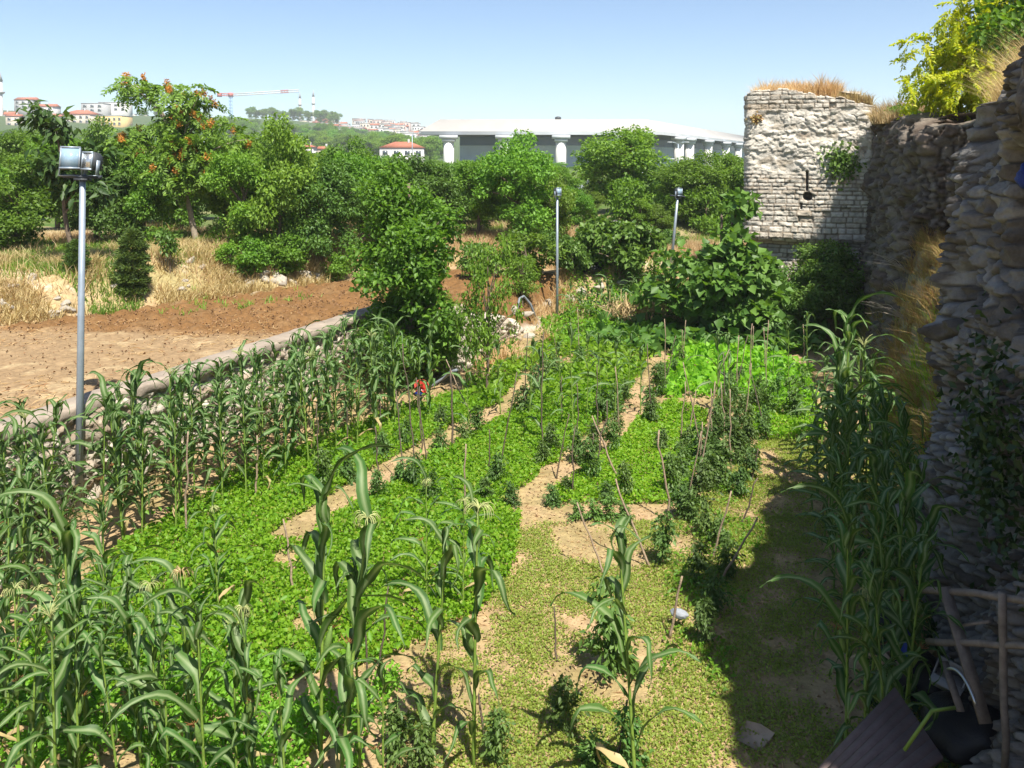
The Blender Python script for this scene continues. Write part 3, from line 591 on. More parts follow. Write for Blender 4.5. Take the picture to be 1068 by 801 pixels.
# ------------------------------------------------------------------ grass and ground cover that nobody could count
def grass(name, label, m, pts, h, wd, seed, lean=.45, kind='grass', z=None):
    rg = np.random.RandomState(seed); n = len(pts); p = np.array(pts, float)
    if p.shape[1] == 2: p = np.c_[p, hz(p[:, 0], p[:, 1])-.02]
    hh = np.broadcast_to(h, (n,))*(.5+rg.rand(n)); a = rg.rand(n)*6.283; sd = np.stack([np.cos(a), np.sin(a), 0*a], 1)*wd/2*(.7+.6*rg.rand(n))[:, None]
    ln = rg.normal(size=(n, 2))*lean; t = np.c_[ln, np.ones(n)]; t = nrm(t)*hh[:, None]; mid = p+t*.55+np.c_[0*ln, .08*hh]
    V = np.stack([p-sd, p+sd, mid+sd*.6, p+t+np.c_[ln*hh[:, None]*.4, 0*hh], mid-sd*.6], 1).reshape(-1, 3); i = np.arange(n)[:, None]*5
    o = MB().add(V, np.concatenate([i+[0, 1, 2], i+[0, 2, 4], i+[4, 2, 3]])).build(name, m)
    return tag(o, label, kind, kind='stuff')
def seg_d(q, pl):
    r = np.full(len(q), 9.)
    for a, b in zip(pl[:-1], pl[1:]):
        a, b = np.array(a), np.array(b); t = np.clip(((q-a)@(b-a))/((b-a)@(b-a)), 0, 1); r = np.minimum(r, np.linalg.norm(q-a-t[:, None]*(b-a), axis=1))
    return r
def inpoly(p, poly):
    x, y = p[:, 0], p[:, 1]; r = np.zeros(len(p), bool); j = len(poly)-1
    for i in range(len(poly)):
        xi, yi = poly[i]; xj, yj = poly[j]
        r ^= ((yi > y) != (yj > y)) & (x < (xj-xi)*(y-yi)/(yj-yi+1e-12)+xi); j = i
    return r
def gp(l, z=0.): return [tuple(g(u, v, z)[:2]) for u, v in l]
def scatter(poly, dens, seed):
    rg = np.random.RandomState(seed); P_ = np.array(poly); lo, hi = P_.min(0), P_.max(0); n = int(dens*np.prod(hi-lo)); q = lo+rg.rand(n, 2)*(hi-lo); return q[inpoly(q, poly)]
# dry grass on the banks
rg = np.random.RandomState(3)
q = np.c_[-26+23*rg.rand(330000), 9+31*rg.rand(330000)]
dlq = (q-L0)@LN; tq = sst(0, 1, (xstep(q[:, 1])-q[:, 0])/.4); ds = fbm(q[:, 0]*.5, q[:, 1]*.5, 0, 4, 55)
on = ((dlq > .5) & (tq > .5) | (q[:, 1] > 28.5) & (q[:, 0] < -2.2)) & (rg.rand(len(q)) < sst(.42, .58, ds)*.9+.04)
grass('dry_grass', 'straw coloured dry grass over the bank behind the brown field', M_dry, q[on], .34, .022, 4)
rg = np.random.RandomState(33); q = np.c_[-25+12*rg.rand(240000), 11+17*rg.rand(240000)]; dlq = (q-L0)@LN; on = (dlq > -.05) & (dlq < 4.5) & (rg.rand(len(q)) < .05+.8*sst(.45, .62, fbm(q[:, 0]*.9, q[:, 1]*.9, 0, 4, 56)))
grass('dry_grass', 'straw coloured dry grass hanging over the edge of the bank', M_dry, q[on], .3, .026, 44)
q2 = np.c_[-25+20*rg.rand(150000), 14+30*rg.rand(150000)]; dlq = (q2-L0)@LN; tq = sst(0, 1, (xstep(q2[:, 1])-q2[:, 0])/.4)
on = ((dlq > 1.2) & (tq > .5) | (q2[:, 1] > 28.5)) & (rg.rand(len(q2)) < (1-sst(.42, .52, fbm(q2[:, 0]*.5, q2[:, 1]*.5, 0, 4, 55)))*.6)
grass('green_grass', 'patches of green grass and weeds behind the dry bank', M_grass, q2[on], .22, .03, 5)
q = np.c_[-9.2+1.6*rg.rand(15000), 19+10*rg.rand(15000)]
grass('bank_grass', 'dry tufts between the tumbled stones of the middle bank', M_dry, q[fbm(q[:, 0], q[:, 1], 0, 3, 9) > .5], .35, .02, 6)
q = scatter(gp([(-30, 262), (115, 262), (150, 285), (110, 292), (-30, 280)], 2.2), 420, 51); grass('green_grass', 'strip of fresh green grass on the terrace left of the conifer', M_grass, q, .2, .035, 51)
q = scatter(gp([(150, 300), (330, 284), (340, 300), (160, 322)], 1.6), 60, 52); q = q[fbm(q[:, 0]*1.2, q[:, 1]*1.2, 0, 3, 53) > .5]; grass('green_grass', 'scattered green tufts along the rear edge of the brown field', M_grass, np.repeat(q[::9], 7, 0)+.06*rg.normal(size=(len(q[::9])*7, 2)), .16, .03, 52)
# grass on walls
def topgrass(name, lab, m, ab, n, h, seed, wd=.02, ths=.4):
    rg = np.random.RandomState(seed); t = rg.rand(n); (x0, y0, z0), (x1, y1, z1) = ab
    x = x0+(x1-x0)*rg.rand(n); y = y0+(y1-y0)*rg.rand(n); z = z0+(z1-z0)*((x-x0)/(x1-x0) if abs(x1-x0) > abs(y1-y0) else (y-y0)/(y1-y0))
    k = fbm(x*1.1, y*1.1, 0, 3, seed); on = k > ths; return grass(name, lab, m, np.c_[x, y, z-.1][on], h*(.35+1.5*(k[on]-.3)), wd, seed, .35)
topgrass('tower_grass', 'dry blond grass growing along the tower top', M_dry, ((-3.0, 28.1, 7.15), (-.4, 30.5, 7.2)), 10000, .6, 11, .022)
topgrass('tower_grass', 'dry blond grass sloping down the right end of the tower top', M_dry, ((-.6, 28.05, 7.0), (.6, 29.5, 6.35)), 5000, .5, 12, .022)
topgrass('wall_top_grass', 'dry grass clump on the curtain wall beside the tower', M_dry, ((.5, 24, 6.2), (2.0, 27.8, 6.3)), 9000, .55, 13, .022)
topgrass('wall_top_grass', 'long dry grass on the near wall top at upper right', M_dry, ((1.55, 8.4, 5.85), (2.7, 11.5, 5.7)), 20000, .55, 14, .008, .35)
topgrass('wall_top_grass', 'half dry weeds behind the near wall top', M_drygr, ((2.4, 8.5, 5.6), (3.6, 12, 5.5)), 9000, .7, 15, .012, .3)
# talus of dry weeds against the curtain wall
q = np.c_[-.2+2.3*rg.rand(60000), 13.5+12.5*rg.rand(60000)]; tx = np.interp(q[:, 1], [12.5, 17, 26], [1.15, .75, .15]); dq = q[:, 0]-tx
on = (dq > .05) & (dq < 1.4); cen = q[on][:950]; nb = 46; rt2 = np.random.RandomState(77)
tz = hz(cen[:, 0], cen[:, 1]); P3 = np.repeat(np.c_[cen, tz-.03], nb, 0)+rt2.normal(size=(950*nb, 3))*[.05, .05, .01]; P3 = P3[np.repeat(rt2.rand(950) < .8, nb)]
hh_ = np.repeat(.13+.3*rt2.rand(950)**1.6, nb)[:len(P3)]
grass('slope_weeds', 'shaggy tufts of yellow and rust coloured weeds on the slope under the curtain wall', M_drygr, P3, hh_, .014, 16, .8, 'weeds')
q = q[(dq > -.1) & (dq < .7) & (fbm(q[:, 0]*2, q[:, 1]*2, 0, 3, 92) > .5)][::3]; grass('slope_weeds', 'dark green grass at the foot of the weedy slope', M_weedg, q, .35, .02, 17, .6, 'weeds')

def cover(name, label, m, q, size, hgt, seed, asp=.6, up_=.9, kind='herbs', z=None):
    rg = np.random.RandomState(seed); n = len(q); h = hgt*(fbm(q[:, 0]*2.2, q[:, 1]*2.2, 0, 3, seed)*1.3)*rg.rand(n)**.6
    p = np.c_[q, (hz(q[:, 0], q[:, 1]) if z is None else z)+.01+h]; N_ = nrm(np.array([0, 0, up_])+rg.normal(size=(n, 3))*.5); L = size*(.6+.8*rg.rand(n))
    return tag(leaves(MB(), p, rg.normal(size=(n, 3)), N_, L, L*asp).build(name, m), label, kind, kind='stuff')
pathA = gp([(545, 528), (600, 482), (660, 430), (675, 400), (695, 368)]); pathB = gp([(300, 560), (362, 520), (430, 478), (490, 447), (535, 420), (560, 392), (600, 375)])
def bed(poly, dens, seed, gap=.43, wA=.27, wB=.27):
    q = scatter(gp(poly), dens, seed); k = fbm(q[:, 0]*.9, q[:, 1]*.9, 0, 4, 61); rag = .22*(fbm(q[:, 0]*2.5, q[:, 1]*2.5, 0, 2, 62)-.4)
    return q[(seg_d(q, pathA) > wA+rag) & (seg_d(q, pathB) > wB+rag) & (k > gap-.21)]
cover('parsley_bed', 'bright green parsley beds left of the dirt path', M_pars, bed([(20, 665), (60, 640), (130, 568), (270, 482), (350, 452), (430, 425), (560, 392), (640, 378), (676, 386), (650, 430), (545, 520), (538, 590), (500, 640), (400, 690), (220, 725), (30, 730)], 2300, 31), .05, .17, 31, .85)
cover('parsley_bed', 'bright green parsley bed right of the dirt path', M_pars, bed([(556, 527), (668, 432), (700, 418), (738, 432), (722, 505), (700, 527), (610, 527)], 1900, 32), .05, .15, 32, .85)
cover('chard_bed', 'yellow green leafy chard bed at the far end', M_spin, bed([(672, 412), (686, 378), (720, 364), (790, 366), (842, 388), (848, 424), (800, 424), (760, 414), (700, 418)], 260, 33), .17, .3, 33, .62, .55)
cover('chard_bed', 'yellow green leafy greens between the rubble bank and the dirt path', M_spin, bed([(480, 412), (540, 372), (600, 350), (660, 360), (684, 372), (668, 398), (640, 412), (560, 420), (500, 424)], 220, 34, .47), .15, .3, 34, .62, .55)
cover('squash_patch', 'dark broad squash leaves in the shade of the fig tree', M_squash, bed([(610, 352), (640, 334), (760, 338), (860, 348), (850, 372), (760, 366), (690, 372), (640, 366)], 90, 35, .2, .1, .1), .3, .45, 35, .95, .9)
cover('greens_patch', 'mixed green leaves around the back maize', M_weedg, bed([(560, 350), (605, 312), (690, 318), (720, 338), (640, 350), (600, 368)], 330, 36, .3, .05, .05), .12, .5, 36, .6)
cover('greens_patch', 'bright weedy greens beside the right maize row', M_pars, scatter(gp([(782, 428), (850, 420), (862, 452), (850, 462), (782, 458)]), 1300, 37), .07, .22, 37, .5)
q = scatter(gp([(480, 640), (545, 545), (700, 545), (800, 455), (990, 455), (1010, 801), (800, 1100), (330, 1000), (420, 700)]), 5200, 38); k = fbm(q[:, 0]*1.5, q[:, 1]*1.5, 0, 4, 63); q = q[(k+.22*rg.rand(len(k)) > .575)]
cover('weeds', 'sparse yellow green weeds over the beaten soil in front', M_weed, q, .026, .03, 38, .7, 1.8)
q = scatter(gp([(-60, 640), (30, 690), (200, 700), (400, 690), (420, 720), (380, 760), (360, 1100), (-60, 1100)]), 2400, 39); q = q[fbm(q[:, 0]*1.3, q[:, 1]*1.3, 0, 3, 64) > .34]
cover('weeds', 'dense green weeds under the front maize', M_weedg, q, .055, .22, 39, .6)
q = scatter([(-10.9, 4), (-9.9, 4), (-9.3, 16), (-10.9, 18)], 500, 40); q = q[fbm(q[:, 0], q[:, 1], 0, 3, 65) > .5]
cover('weeds', 'dull brownish weeds at the foot of the low garden wall', M_weedb, q, .07, .9, 40, .45)
q = scatter(gp([(700, 500), (790, 440), (800, 560), (760, 720), (720, 801), (690, 700)]), 420, 41); q = q[fbm(q[:, 0]*1.8, q[:, 1]*1.8, 0, 3, 66) > .52]
cover('weeds', 'green weeds among the stakes along the shadow edge', M_weedg, q, .06, .18, 41, .5)
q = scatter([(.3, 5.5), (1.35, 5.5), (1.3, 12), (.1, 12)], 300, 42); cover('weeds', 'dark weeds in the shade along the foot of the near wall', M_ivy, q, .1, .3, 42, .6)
rg = np.random.RandomState(71); q = np.c_[-9.5+10*rg.rand(42000), 4+22*rg.rand(42000)**1.3]; n = len(q); k_ = .021*(.3+rg.rand(n)**2)
tag(leaves(MB(), np.c_[q, hz(q[:, 0], q[:, 1])+.004], np.c_[rg.normal(size=(n, 2)), .25+0*q[:, 0]], np.c_[rg.normal(size=(n, 2))*.4, np.ones(n)], k_*2, k_*1.5, .5).build('clods', mat('clod_soil', (.36, .25, .14), .95, .4, 5)), 'small clods and crumbs of dry soil scattered over the garden', 'soil', kind='stuff')
q = np.c_[-7+7.5*rg.rand(9000), 4.5+10*rg.rand(9000)]; q = q[fbm(q[:, 0]*1.4, q[:, 1]*1.4, 0, 3, 68) > .5]; n = len(q)
tag(leaves(MB(), np.c_[q, hz(q[:, 0], q[:, 1])+.015], np.c_[rg.normal(size=(n, 2)), 0*q[:, 0]], np.c_[0*q, np.ones(n)], .12*rg.rand(n)+.04, .009, 0).build('straw', M_dry), 'dead straw bits on the bare garden soil', 'straw', kind='stuff')
q = bed([(20, 665), (130, 568), (270, 482), (430, 425), (560, 392), (676, 386), (650, 430), (545, 520), (538, 590), (500, 640), (400, 690), (220, 725), (30, 730)], 110, 81); q = q[fbm(q[:, 0]*1.1, q[:, 1]*1.1, 0, 3, 82) > .48]
cover('weeds', 'taller darker weeds coming up through the parsley beds', M_weedg, q, .085, .34, 83, .55)
cover('weeds', 'pale wilted weeds dotted through the parsley beds', M_weed, q[::4]+.1, .07, .3, 84, .4)
# clods and straw on the terrace
q = np.c_[-21+10*rg.rand(15000), 8+15*rg.rand(15000)]; q = q[((q-L0)@LN < 0)]; dg = (q[:, 0]-fa[0])*fn[0]+(q[:, 1]-fa[1])*fn[1] > 0; q = q[dg | (rg.rand(len(q)) < .25)]; n = len(q); k_ = .026*(.3+rg.rand(n)**2)
tag(leaves(MB(), np.c_[q, hz(q[:, 0], q[:, 1])+.02], np.c_[rg.normal(size=(n, 2)), .3+0*q[:, 0]], np.c_[rg.normal(size=(n, 2))*.5, np.ones(n)], k_*2, k_*1.6, .6).build('clods', mat('dug_clods', (.25, .145, .075), .95, .5, 5)), 'clods of dug earth strewn over the brown field', 'soil', kind='stuff')
q = np.c_[-22+11*rg.rand(5000), 9+14*rg.rand(5000)]; q = q[((q-L0)@LN < 0) & (fbm(q[:, 0]*.6, q[:, 1]*.6, 0, 3, 67) > .5)]
n = len(q); leaves_ = leaves(MB(), np.c_[q, hz(q[:, 0], q[:, 1])+.03], np.c_[rg.normal(size=(n, 2)), 0*q[:, 0]], np.c_[0*q, np.ones(n)], .2*rg.rand(n)+.06, .018, 0).build('straw', M_dry); tag(leaves_, 'bits of straw littering the pale half of the terrace field', 'straw', kind='stuff')
# ivy and clinging plants
def cling(name, label, m, pts, size, seed, nn, cat='plant'):
    rg = np.random.RandomState(seed); n = len(pts); o = tag(leaves(MB(), pts, rg.normal(size=(n, 3))+[0, 0, -.4], np.array(nn)+rg.normal(size=(n, 3))*.5, size*(.6+.8*rg.rand(n)), size*.7).build(name, m), label, cat, kind='stuff'); return o
p = rg.normal(size=(900, 3))*[.02, .35, .45]+[1.3, 8.3, 2.7]; p[:, 0] += -.3*rg.rand(900)-(p[:, 1]-8.3)*.2; cling('ivy', 'dark ivy hanging on the near wall at right edge', M_ivy, p, .09, 1, (-1, 0, .4))
p = rg.normal(size=(700, 3))*[.25, .05, .25]+[-.35, 27.85, 5.05]; cling('caper_plant', 'green plant rooted in the tower face above its shadow', M_fig, p, .13, 2, (0, -1, .4))
p = rg.normal(size=(160, 3))*[.1, .03, .07]+[-2.85, 27.85, 6.45]; cling('caper_plant', 'small dry tuft in the tower face near its upper left corner', M_drygr, p, .09, 3, (0, -1, .4))

# ------------------------------------------------------------------ maize
def leaf_curve(seed, m=None):
    rg = np.random.RandomState(seed); n = 13; t = np.linspace(0, 1, n); L = .68+.28*rg.rand(); W = .082+.026*rg.rand()
    e0, e1 = R(60+14*rg.rand()), R(-50-38*rg.rand()); pw = .8+1.1*rg.rand(); e = e0+(e1-e0)*t**pw-(R(25+50*rg.rand())*sst(.5, .6, t) if seed % 3 == 0 else 0); ds = L/(n-1)
    x = np.r_[0, np.cumsum(np.cos(e[:-1])*ds)]; z = np.r_[0, np.cumsum(np.sin(e[:-1])*ds)]
    wd = W*np.clip(np.minimum(.45+2.2*t, 1.02*(1-t**2.2)+.02), .02, 1); tw_ = (rg.rand()-.5)*3.4*t**1.5+.25*np.sin(t*9+seed); yaw = (rg.rand()-.5)*.8*t**2*L+.02*np.sin(t*12+seed)
    nz_ = np.stack([-np.sin(e), 0*e, np.cos(e)], 1); V = []; Cl = []
    for a in (-1, -.55, 0, .55, 1):
        s_ = a*wd/2; lift = .22*np.abs(s_)+.012*(abs(a) == 1)*np.sin(t*22+seed+a)
        V.append(np.stack([x, yaw, z], 1)+np.stack([0*t, s_*np.cos(tw_), s_*np.sin(tw_)], 1)+nz_*lift[:, None]); Cl.append(np.full((n, 3), .8 if a == 0 else 0.))
    V = np.stack(V, 0).reshape(-1, 3); Cl = np.stack(Cl, 0).reshape(-1, 3); ii = np.arange(4)[:, None]*n+np.arange(n-1)[None]
    return MB().add(V, np.stack([ii, ii+1, ii+n+1, ii+n], -1).reshape(-1, 4), Cl).mesh('leaf', m or M_corn, True)
CL = [leaf_curve(i) for i in range(18)]
DL = [leaf_curve(i, M_drycorn) for i in (0, 3, 6)]
def tassel_mesh(seed, m, droop):
    rg = np.random.RandomState(seed); mb = MB()
    for k in range(30):
        a = rg.rand()*6.283; L = .17+.13*rg.rand(); t = np.linspace(0, 1, 8); e = R(80)+(R(-70-25*rg.rand())*droop-R(20)*rg.rand())*t*1.4; r = np.cumsum(np.cos(e))*L/8; z = np.cumsum(np.sin(e))*L/8
        tube(mb, np.stack([r*np.cos(a), r*np.sin(a), z], 1), np.linspace(.0042, .0024, 8), 4)
    return mb.mesh('tassel', m)
TA = [tassel_mesh(i, M_tassel if i < 3 else M_tassel_dry, [1.9, 1.4, .5, 1.5][i]) for i in range(4)]
def maize_proto(seed, nl=11, h=2.0, tas=None, ear=0, dry=False):
    rg = np.random.RandomState(seed); t = thing('maize_plant', 'maize', 'maize plant')
    zz = np.linspace(0, h, 14); bend = .05*(rg.rand(2)-.5)[None]*(zz[:, None]**1.5); line = np.c_[bend, zz-.1*(zz == 0)]
    rad = (.0155-.009*zz/h)*(1+.12*(np.arange(14) % 2)); tube(mb := MB(), line, rad, 7); mb_o = mb.build('stalk', M_cornstalk, t, True)
    az = rg.rand()*6.283
    for k in range(nl):
        f_ = .12+.84*k/(nl-1); q = np.array([np.interp(f_*h, zz, line[:, i]) for i in range(3)]); az += math.pi+rg.normal()*.35
        if k < 2 and rg.rand() < .16:
            mobj('dry_leaf', DL[rg.randint(3)], t, q, (0, .3+.3*rg.rand(), az), .75); continue
        s_ = (1.0-.5*abs(f_-.5)**1.2)*(.85+.3*rg.rand()); o = mobj('leaf', CL[rg.randint(18)], t, q, (0, -.25*(f_ > .8)-.1*rg.rand(), az), s_)
    if tas is not None: mobj('tassel', TA[tas], t, line[-1], (.15, .1, rg.rand()*6), (.72, .72, .95))
    else:
        for k in range(3): mobj('leaf', CL[rg.randint(18)], t, line[-1]-[0, 0, .12], (0, -.62-.15*k, az+k*2.2), .62)
    for k in range(ear):
        q = line[6+k]; e = MB(); u = np.linspace(0, 1, 7); a = az+k*3.+.6
        tube(e, np.stack([q[0]+(.02+.05*u)*math.cos(a), q[1]+(.02+.05*u)*math.sin(a), q[2]+.22*u], 1), .024*np.sin(np.pi*(.15+.8*u))+.003, 7); eo = e.build('ear', M_ear, t, True)
        sk = MB(); [tube(sk, [[q[0]+.07*math.cos(a), q[1]+.07*math.sin(a), q[2]+.2], [q[0]+.09*math.cos(a)+.03*rg.normal(), q[1]+.09*math.sin(a)+.03*rg.normal(), q[2]+.25]], .002, 3) for _ in range(12)]; sk.build('silk', M_silk, eo)
    return t
protos = [maize_proto(1, 11, 2.0, 0, 1), maize_proto(2, 12, 2.0, None, 1), maize_proto(3, 10, 2.0, 1, 1), maize_proto(4, 12, 2.0, 2, 0), maize_proto(5, 9, 2.0, None, 0), maize_proto(6, 10, 2.0, 3, 1), maize_proto(7, 11, 2.0, None, 1), maize_proto(8, 13, 2.0, None, 0), maize_proto(9, 12, 2.0, None, 1)]
used = set()
def maize(p, h, k, rz, label, group=None, lean=(0, 0)):
    t = protos[k] if k not in used else copy_tree(protos[k]); used.add(k)
    t.location = p; s_ = h/2.0; t.scale = (max(.75, s_)*1.03, max(.75, s_)*1.03, s_); t.rotation_euler = (lean[0], lean[1], rz); t['label'] = label
    if group: t['group'] = group
    elif 'group' in t: del t['group']
    return t
maize_kinds = 9
rg = np.random.RandomState(8)
# row along the low wall
pts = []
for r_ in range(4):
    y = 6.6+.3*r_
    while y < 15.6:
        x = np.interp(y, [6, 8, 12, 15], [-9.2, -8.9, -8.35, -7.95])-.5*r_+.12*rg.normal(); pts.append((x, y+.1*rg.normal())); y += .36+.14*rg.rand()
def pxu(x, y): return 534+F*((np.array([x, y])@rt[:2])/(np.array([x, y])@fw[:2]))
pts = [p for p in pts if not (abs(pxu(*p)-84) < 15 and p[1] < 9.3)]
for i, (x, y) in enumerate(pts):
    maize((x, y, onz(x, y)), 1.7*(.82+.3*rg.rand()), rg.choice([1, 6, 7, 8, 1, 6, 7, 8, 4, 3]), rg.rand()*6.3, 'leafy maize plant in the dense row along the low garden wall', 'maize row along the low garden wall', (rg.normal()*.04, rg.normal()*.04))
def maize_px(u, vb, vt, k, label, group=None, dx=0):
    p = g(u, vb, 0.)+[dx, 0, 0]; h = at(u, vt, p[1])[2]-min(.45, dx*1.2); return maize((p[0], p[1], onz(p[0], p[1])), max(.8, h*.97), k, rg.rand()*6.3, label, group, (rg.normal()*.03, rg.normal()*.03))
# the front plants, one by one
for u, vb, vt, k, lab in [
    (335, 815, 525, 1, 'tallest dark leafed front maize left of the picture centre'),
    (352, 850, 545, 0, 'front maize with drooping tassel close beside the tallest dark maize'),
    (376, 812, 600, 4, 'slim front maize just right of the tallest dark maize'),
    (450, 806, 560, 4, 'front maize with broad pale midribs and a bare yellow green stalk'),
    (494, 800, 530, 2, 'front maize whose tassel leans over the edge of bare soil'),
    (664, 842, 572, 7, 'lone front maize right of centre with long drooping leaves'),
    (262, 845, 632, 0, 'front maize with a cream drooping tassel below the parsley bed'),
    (248, 830, 655, 3, 'short front maize crowded against the one with a cream drooping tassel'),
    (228, 640, 528, 0, 'lone tasselled maize standing inside the left parsley bed'),
    (200, 800, 590, 5, 'front maize with a dry tan tassel'),
    (162, 800, 610, 2, 'front maize with a fine upright tassel left of the tan one'),
    (148, 810, 640, 1, 'leafy front maize below the fine upright tassel'),
    (92, 790, 590, 4, 'front maize on the left with a long leaf reaching up'),
    (72, 805, 555, 1, 'bushy front maize near the left edge'),
    (44, 785, 610, 0, 'front maize with pale tassel near the left edge'),
    (20, 815, 612, 2, 'tasselled front maize at the very left edge'),
    (-8, 800, 560, 1, 'leafy maize cut by the left edge of the picture'),
    (110, 700, 530, 1, 'maize standing behind the left front group below the near lamp post'),
    (128, 860, 660, 4, 'low maize at the bottom left between taller ones'),
    (60, 870, 640, 3, 'low leafy maize at the bottom left corner'),
    (216, 880, 640, 1, 'leafy maize at the bottom edge under the dry tan tassel'),
    (300, 880, 690, 4, 'low maize at the bottom edge left of the tallest dark maize'),
    (30, 640, 510, 1, 'leafy maize among stones at the left edge'), (62, 655, 520, 1, 'leafy maize right of the stones at the left edge'), (8, 690, 530, 4, 'maize in front of the stones at the left edge'),
    (490, 455, 366, 4, 'slender maize at the front edge of the far greens'), (445, 640, 500, 0, 'tasselled maize in the middle of the parsley'), (483, 640, 520, 2, 'pale tasselled maize at the right side of the parsley')]:
    maize_px(u, vb, vt, k, lab)
for u, vb, vt, k in [(10, 760, 600, 6), (34, 845, 650, 7), (84, 835, 640, 8), (136, 760, 600, 7), (176, 835, 650, 8), (55, 735, 580, 7), (122, 730, 590, 8), (400, 880, 700, 6), (-20, 720, 560, 8), (18, 655, 500, 7)]:
    maize_px(u, vb, vt, k, 'leafy maize crowded among the front plants at lower left', 'crowded maize at lower left')
# slim maize among the beds
for u, vb, vt in [(566, 462, 368), (598, 452, 345), (612, 440, 350), (626, 432, 352), (641, 446, 356), (668, 432, 366), (748, 446, 350), (760, 436, 352), (552, 440, 358), (522, 432, 360), (585, 430, 360), (655, 418, 350), (822, 408, 338), (806, 398, 340), (842, 398, 330)]:
    maize_px(u, vb, vt, 4, 'thin dark maize plant standing among the far beds', 'thin maize among the far beds')
# the back clump and its dry stalks
for i in range(16):
    u = 598+i*6+rg.normal()*2; maize_px(u, 338+rg.normal()*3, 298+rg.normal()*4, [1, 4][i % 2], 'leafy maize in the clump before the mound with the fig bush', 'maize clump at the back')
# right row, partly in shade
for u, vb, vt, k, lab in [(842, 800, 552, 0, 'tasselled maize lit at its top at the front of the shaded right row'), (826, 770, 488, 1, 'tall maize with upright leaves at the front of the shaded right row'), (858, 540, 415, 1, 'sunlit maize at the far end of the right row'), (872, 520, 330, 1, 'tallest sunlit maize of the right row'), (886, 515, 352, 3, 'tasselled sunlit maize of the right row'), (862, 520, 362, 1, 'broad sunlit maize left of the tallest one')]:
    maize_px(u, vb, vt, k, lab, None, .45 if vb > 600 else .1)
for u, vb, vt in [(866, 760, 520), (892, 735, 470), (850, 700, 470), (882, 680, 440), (906, 690, 450), (842, 610, 450), (870, 600, 420), (892, 610, 420), (912, 620, 430), (928, 600, 420), (852, 560, 430), (878, 555, 400), (900, 555, 405), (915, 560, 410), (895, 510, 370), (905, 480, 385), (878, 480, 345), (866, 470, 352), (890, 470, 362), (850, 480, 372), (884, 820, 560), (856, 640, 500), (900, 780, 520), (920, 720, 480), (912, 650, 450), (860, 585, 430), (885, 590, 420), (922, 570, 410), (905, 530, 390), (868, 540, 395), (940, 620, 440), (846, 520, 400), (910, 740, 500), (895, 650, 450)]:
    maize_px(u, vb, vt, rg.choice([1, 6, 7, 8]), 'maize plant in the shaded row along the right wall', 'shaded maize row on the right', .3 if vb > 600 else .1)
# dry stalks at the back
def dry_proto():
    t = thing('dry_maize_stalk', 'dry', 'dry maize'); tube(mb := MB(), [[0, 0, -.1], [.03, 0, .5], [.05, .02, 1.1]], [.02, .015, .006], 5); mb.build('stalk', M_drycorn, t)
    r = np.random.RandomState(3); n = 14; p = np.c_[.03*r.normal(size=(n, 2)), .25+.7*r.rand(n)]; leaves(lb := MB(), p, r.normal(size=(n, 3))+[0, 0, -.6], rvec(r, n), .45, .05); lb.build('leaves', M_drycorn, t); return t
dp = dry_proto()
for i in range(22):
    p = g(634+i*3.9+rg.normal()*1.5, 345+rg.normal()*2.5, 0); t = dp if i == 0 else copy_tree(dp); t.location = (p[0], p[1], onz(p[0], p[1])); t.rotation_euler = (0, 0, rg.rand()*6); s_ = .85+.35*rg.rand(); t.scale = (s_,)*3
    t['label'] = 'withered straw coloured maize stalk beside the dark fig tree'; t['group'] = 'withered maize stalks at the back'

# ------------------------------------------------------------------ tomato plants and their stakes
def tomato_parts(seed, m, n=620, h=.8, r=.24):
    rg = np.random.RandomState(seed); ns = 16; sz = h*(.12+.85*rg.rand(ns)); sa = rg.rand(ns)*6.28; sr = r*(.4+.75*rg.rand(ns))*(1.1-.6*sz/h); i = rg.randint(ns, size=n); u = rg.rand(n)
    p = np.stack([sr[i]*u*np.cos(sa[i]), sr[i]*u*np.sin(sa[i]), sz[i]-.1*u**2], 1)+rg.normal(size=(n, 3))*.045
    L = .075*(.6+.8*rg.rand(n)); f_ = leaves(MB(), p, np.stack([np.cos(sa[i]), np.sin(sa[i]), -.7+0*sa[i]], 1)+rg.normal(size=(n, 3))*.6, np.array([0, 0, .8])+rg.normal(size=(n, 3))*.5, L, L*.5).mesh('foliage', m)
    tube(mb := MB(), [[0, 0, -.05], [.02, .01, h*.5], [0, 0, h*.95]], [.009, .007, .004], 5)
    for k in range(ns): tube(mb, [[0, 0, sz[k]*.9], [sr[k]*math.cos(sa[k])*.8, sr[k]*math.sin(sa[k])*.8, sz[k]]], [.004, .002], 4)
    return f_, mb.mesh('stem', M_tomstem)
TP = [tomato_parts(i, M_tom) for i in range(3)]+[tomato_parts(9, M_potato, 700, .9, .26)]
def tomato(u, v, vt, k, label, group=None):
    p = g(u, v, 0); h = at(u, vt, p[1])[2]; s_ = h/.86; t = thing('tomato_plant', label, 'tomato plant', (p[0], p[1], onz(p[0], p[1])), u*1.7, group); t.scale = (max(s_, .62), max(s_, .62), s_)
    mobj('stem', TP[k][1], t); mobj('foliage', TP[k][0], t); return t
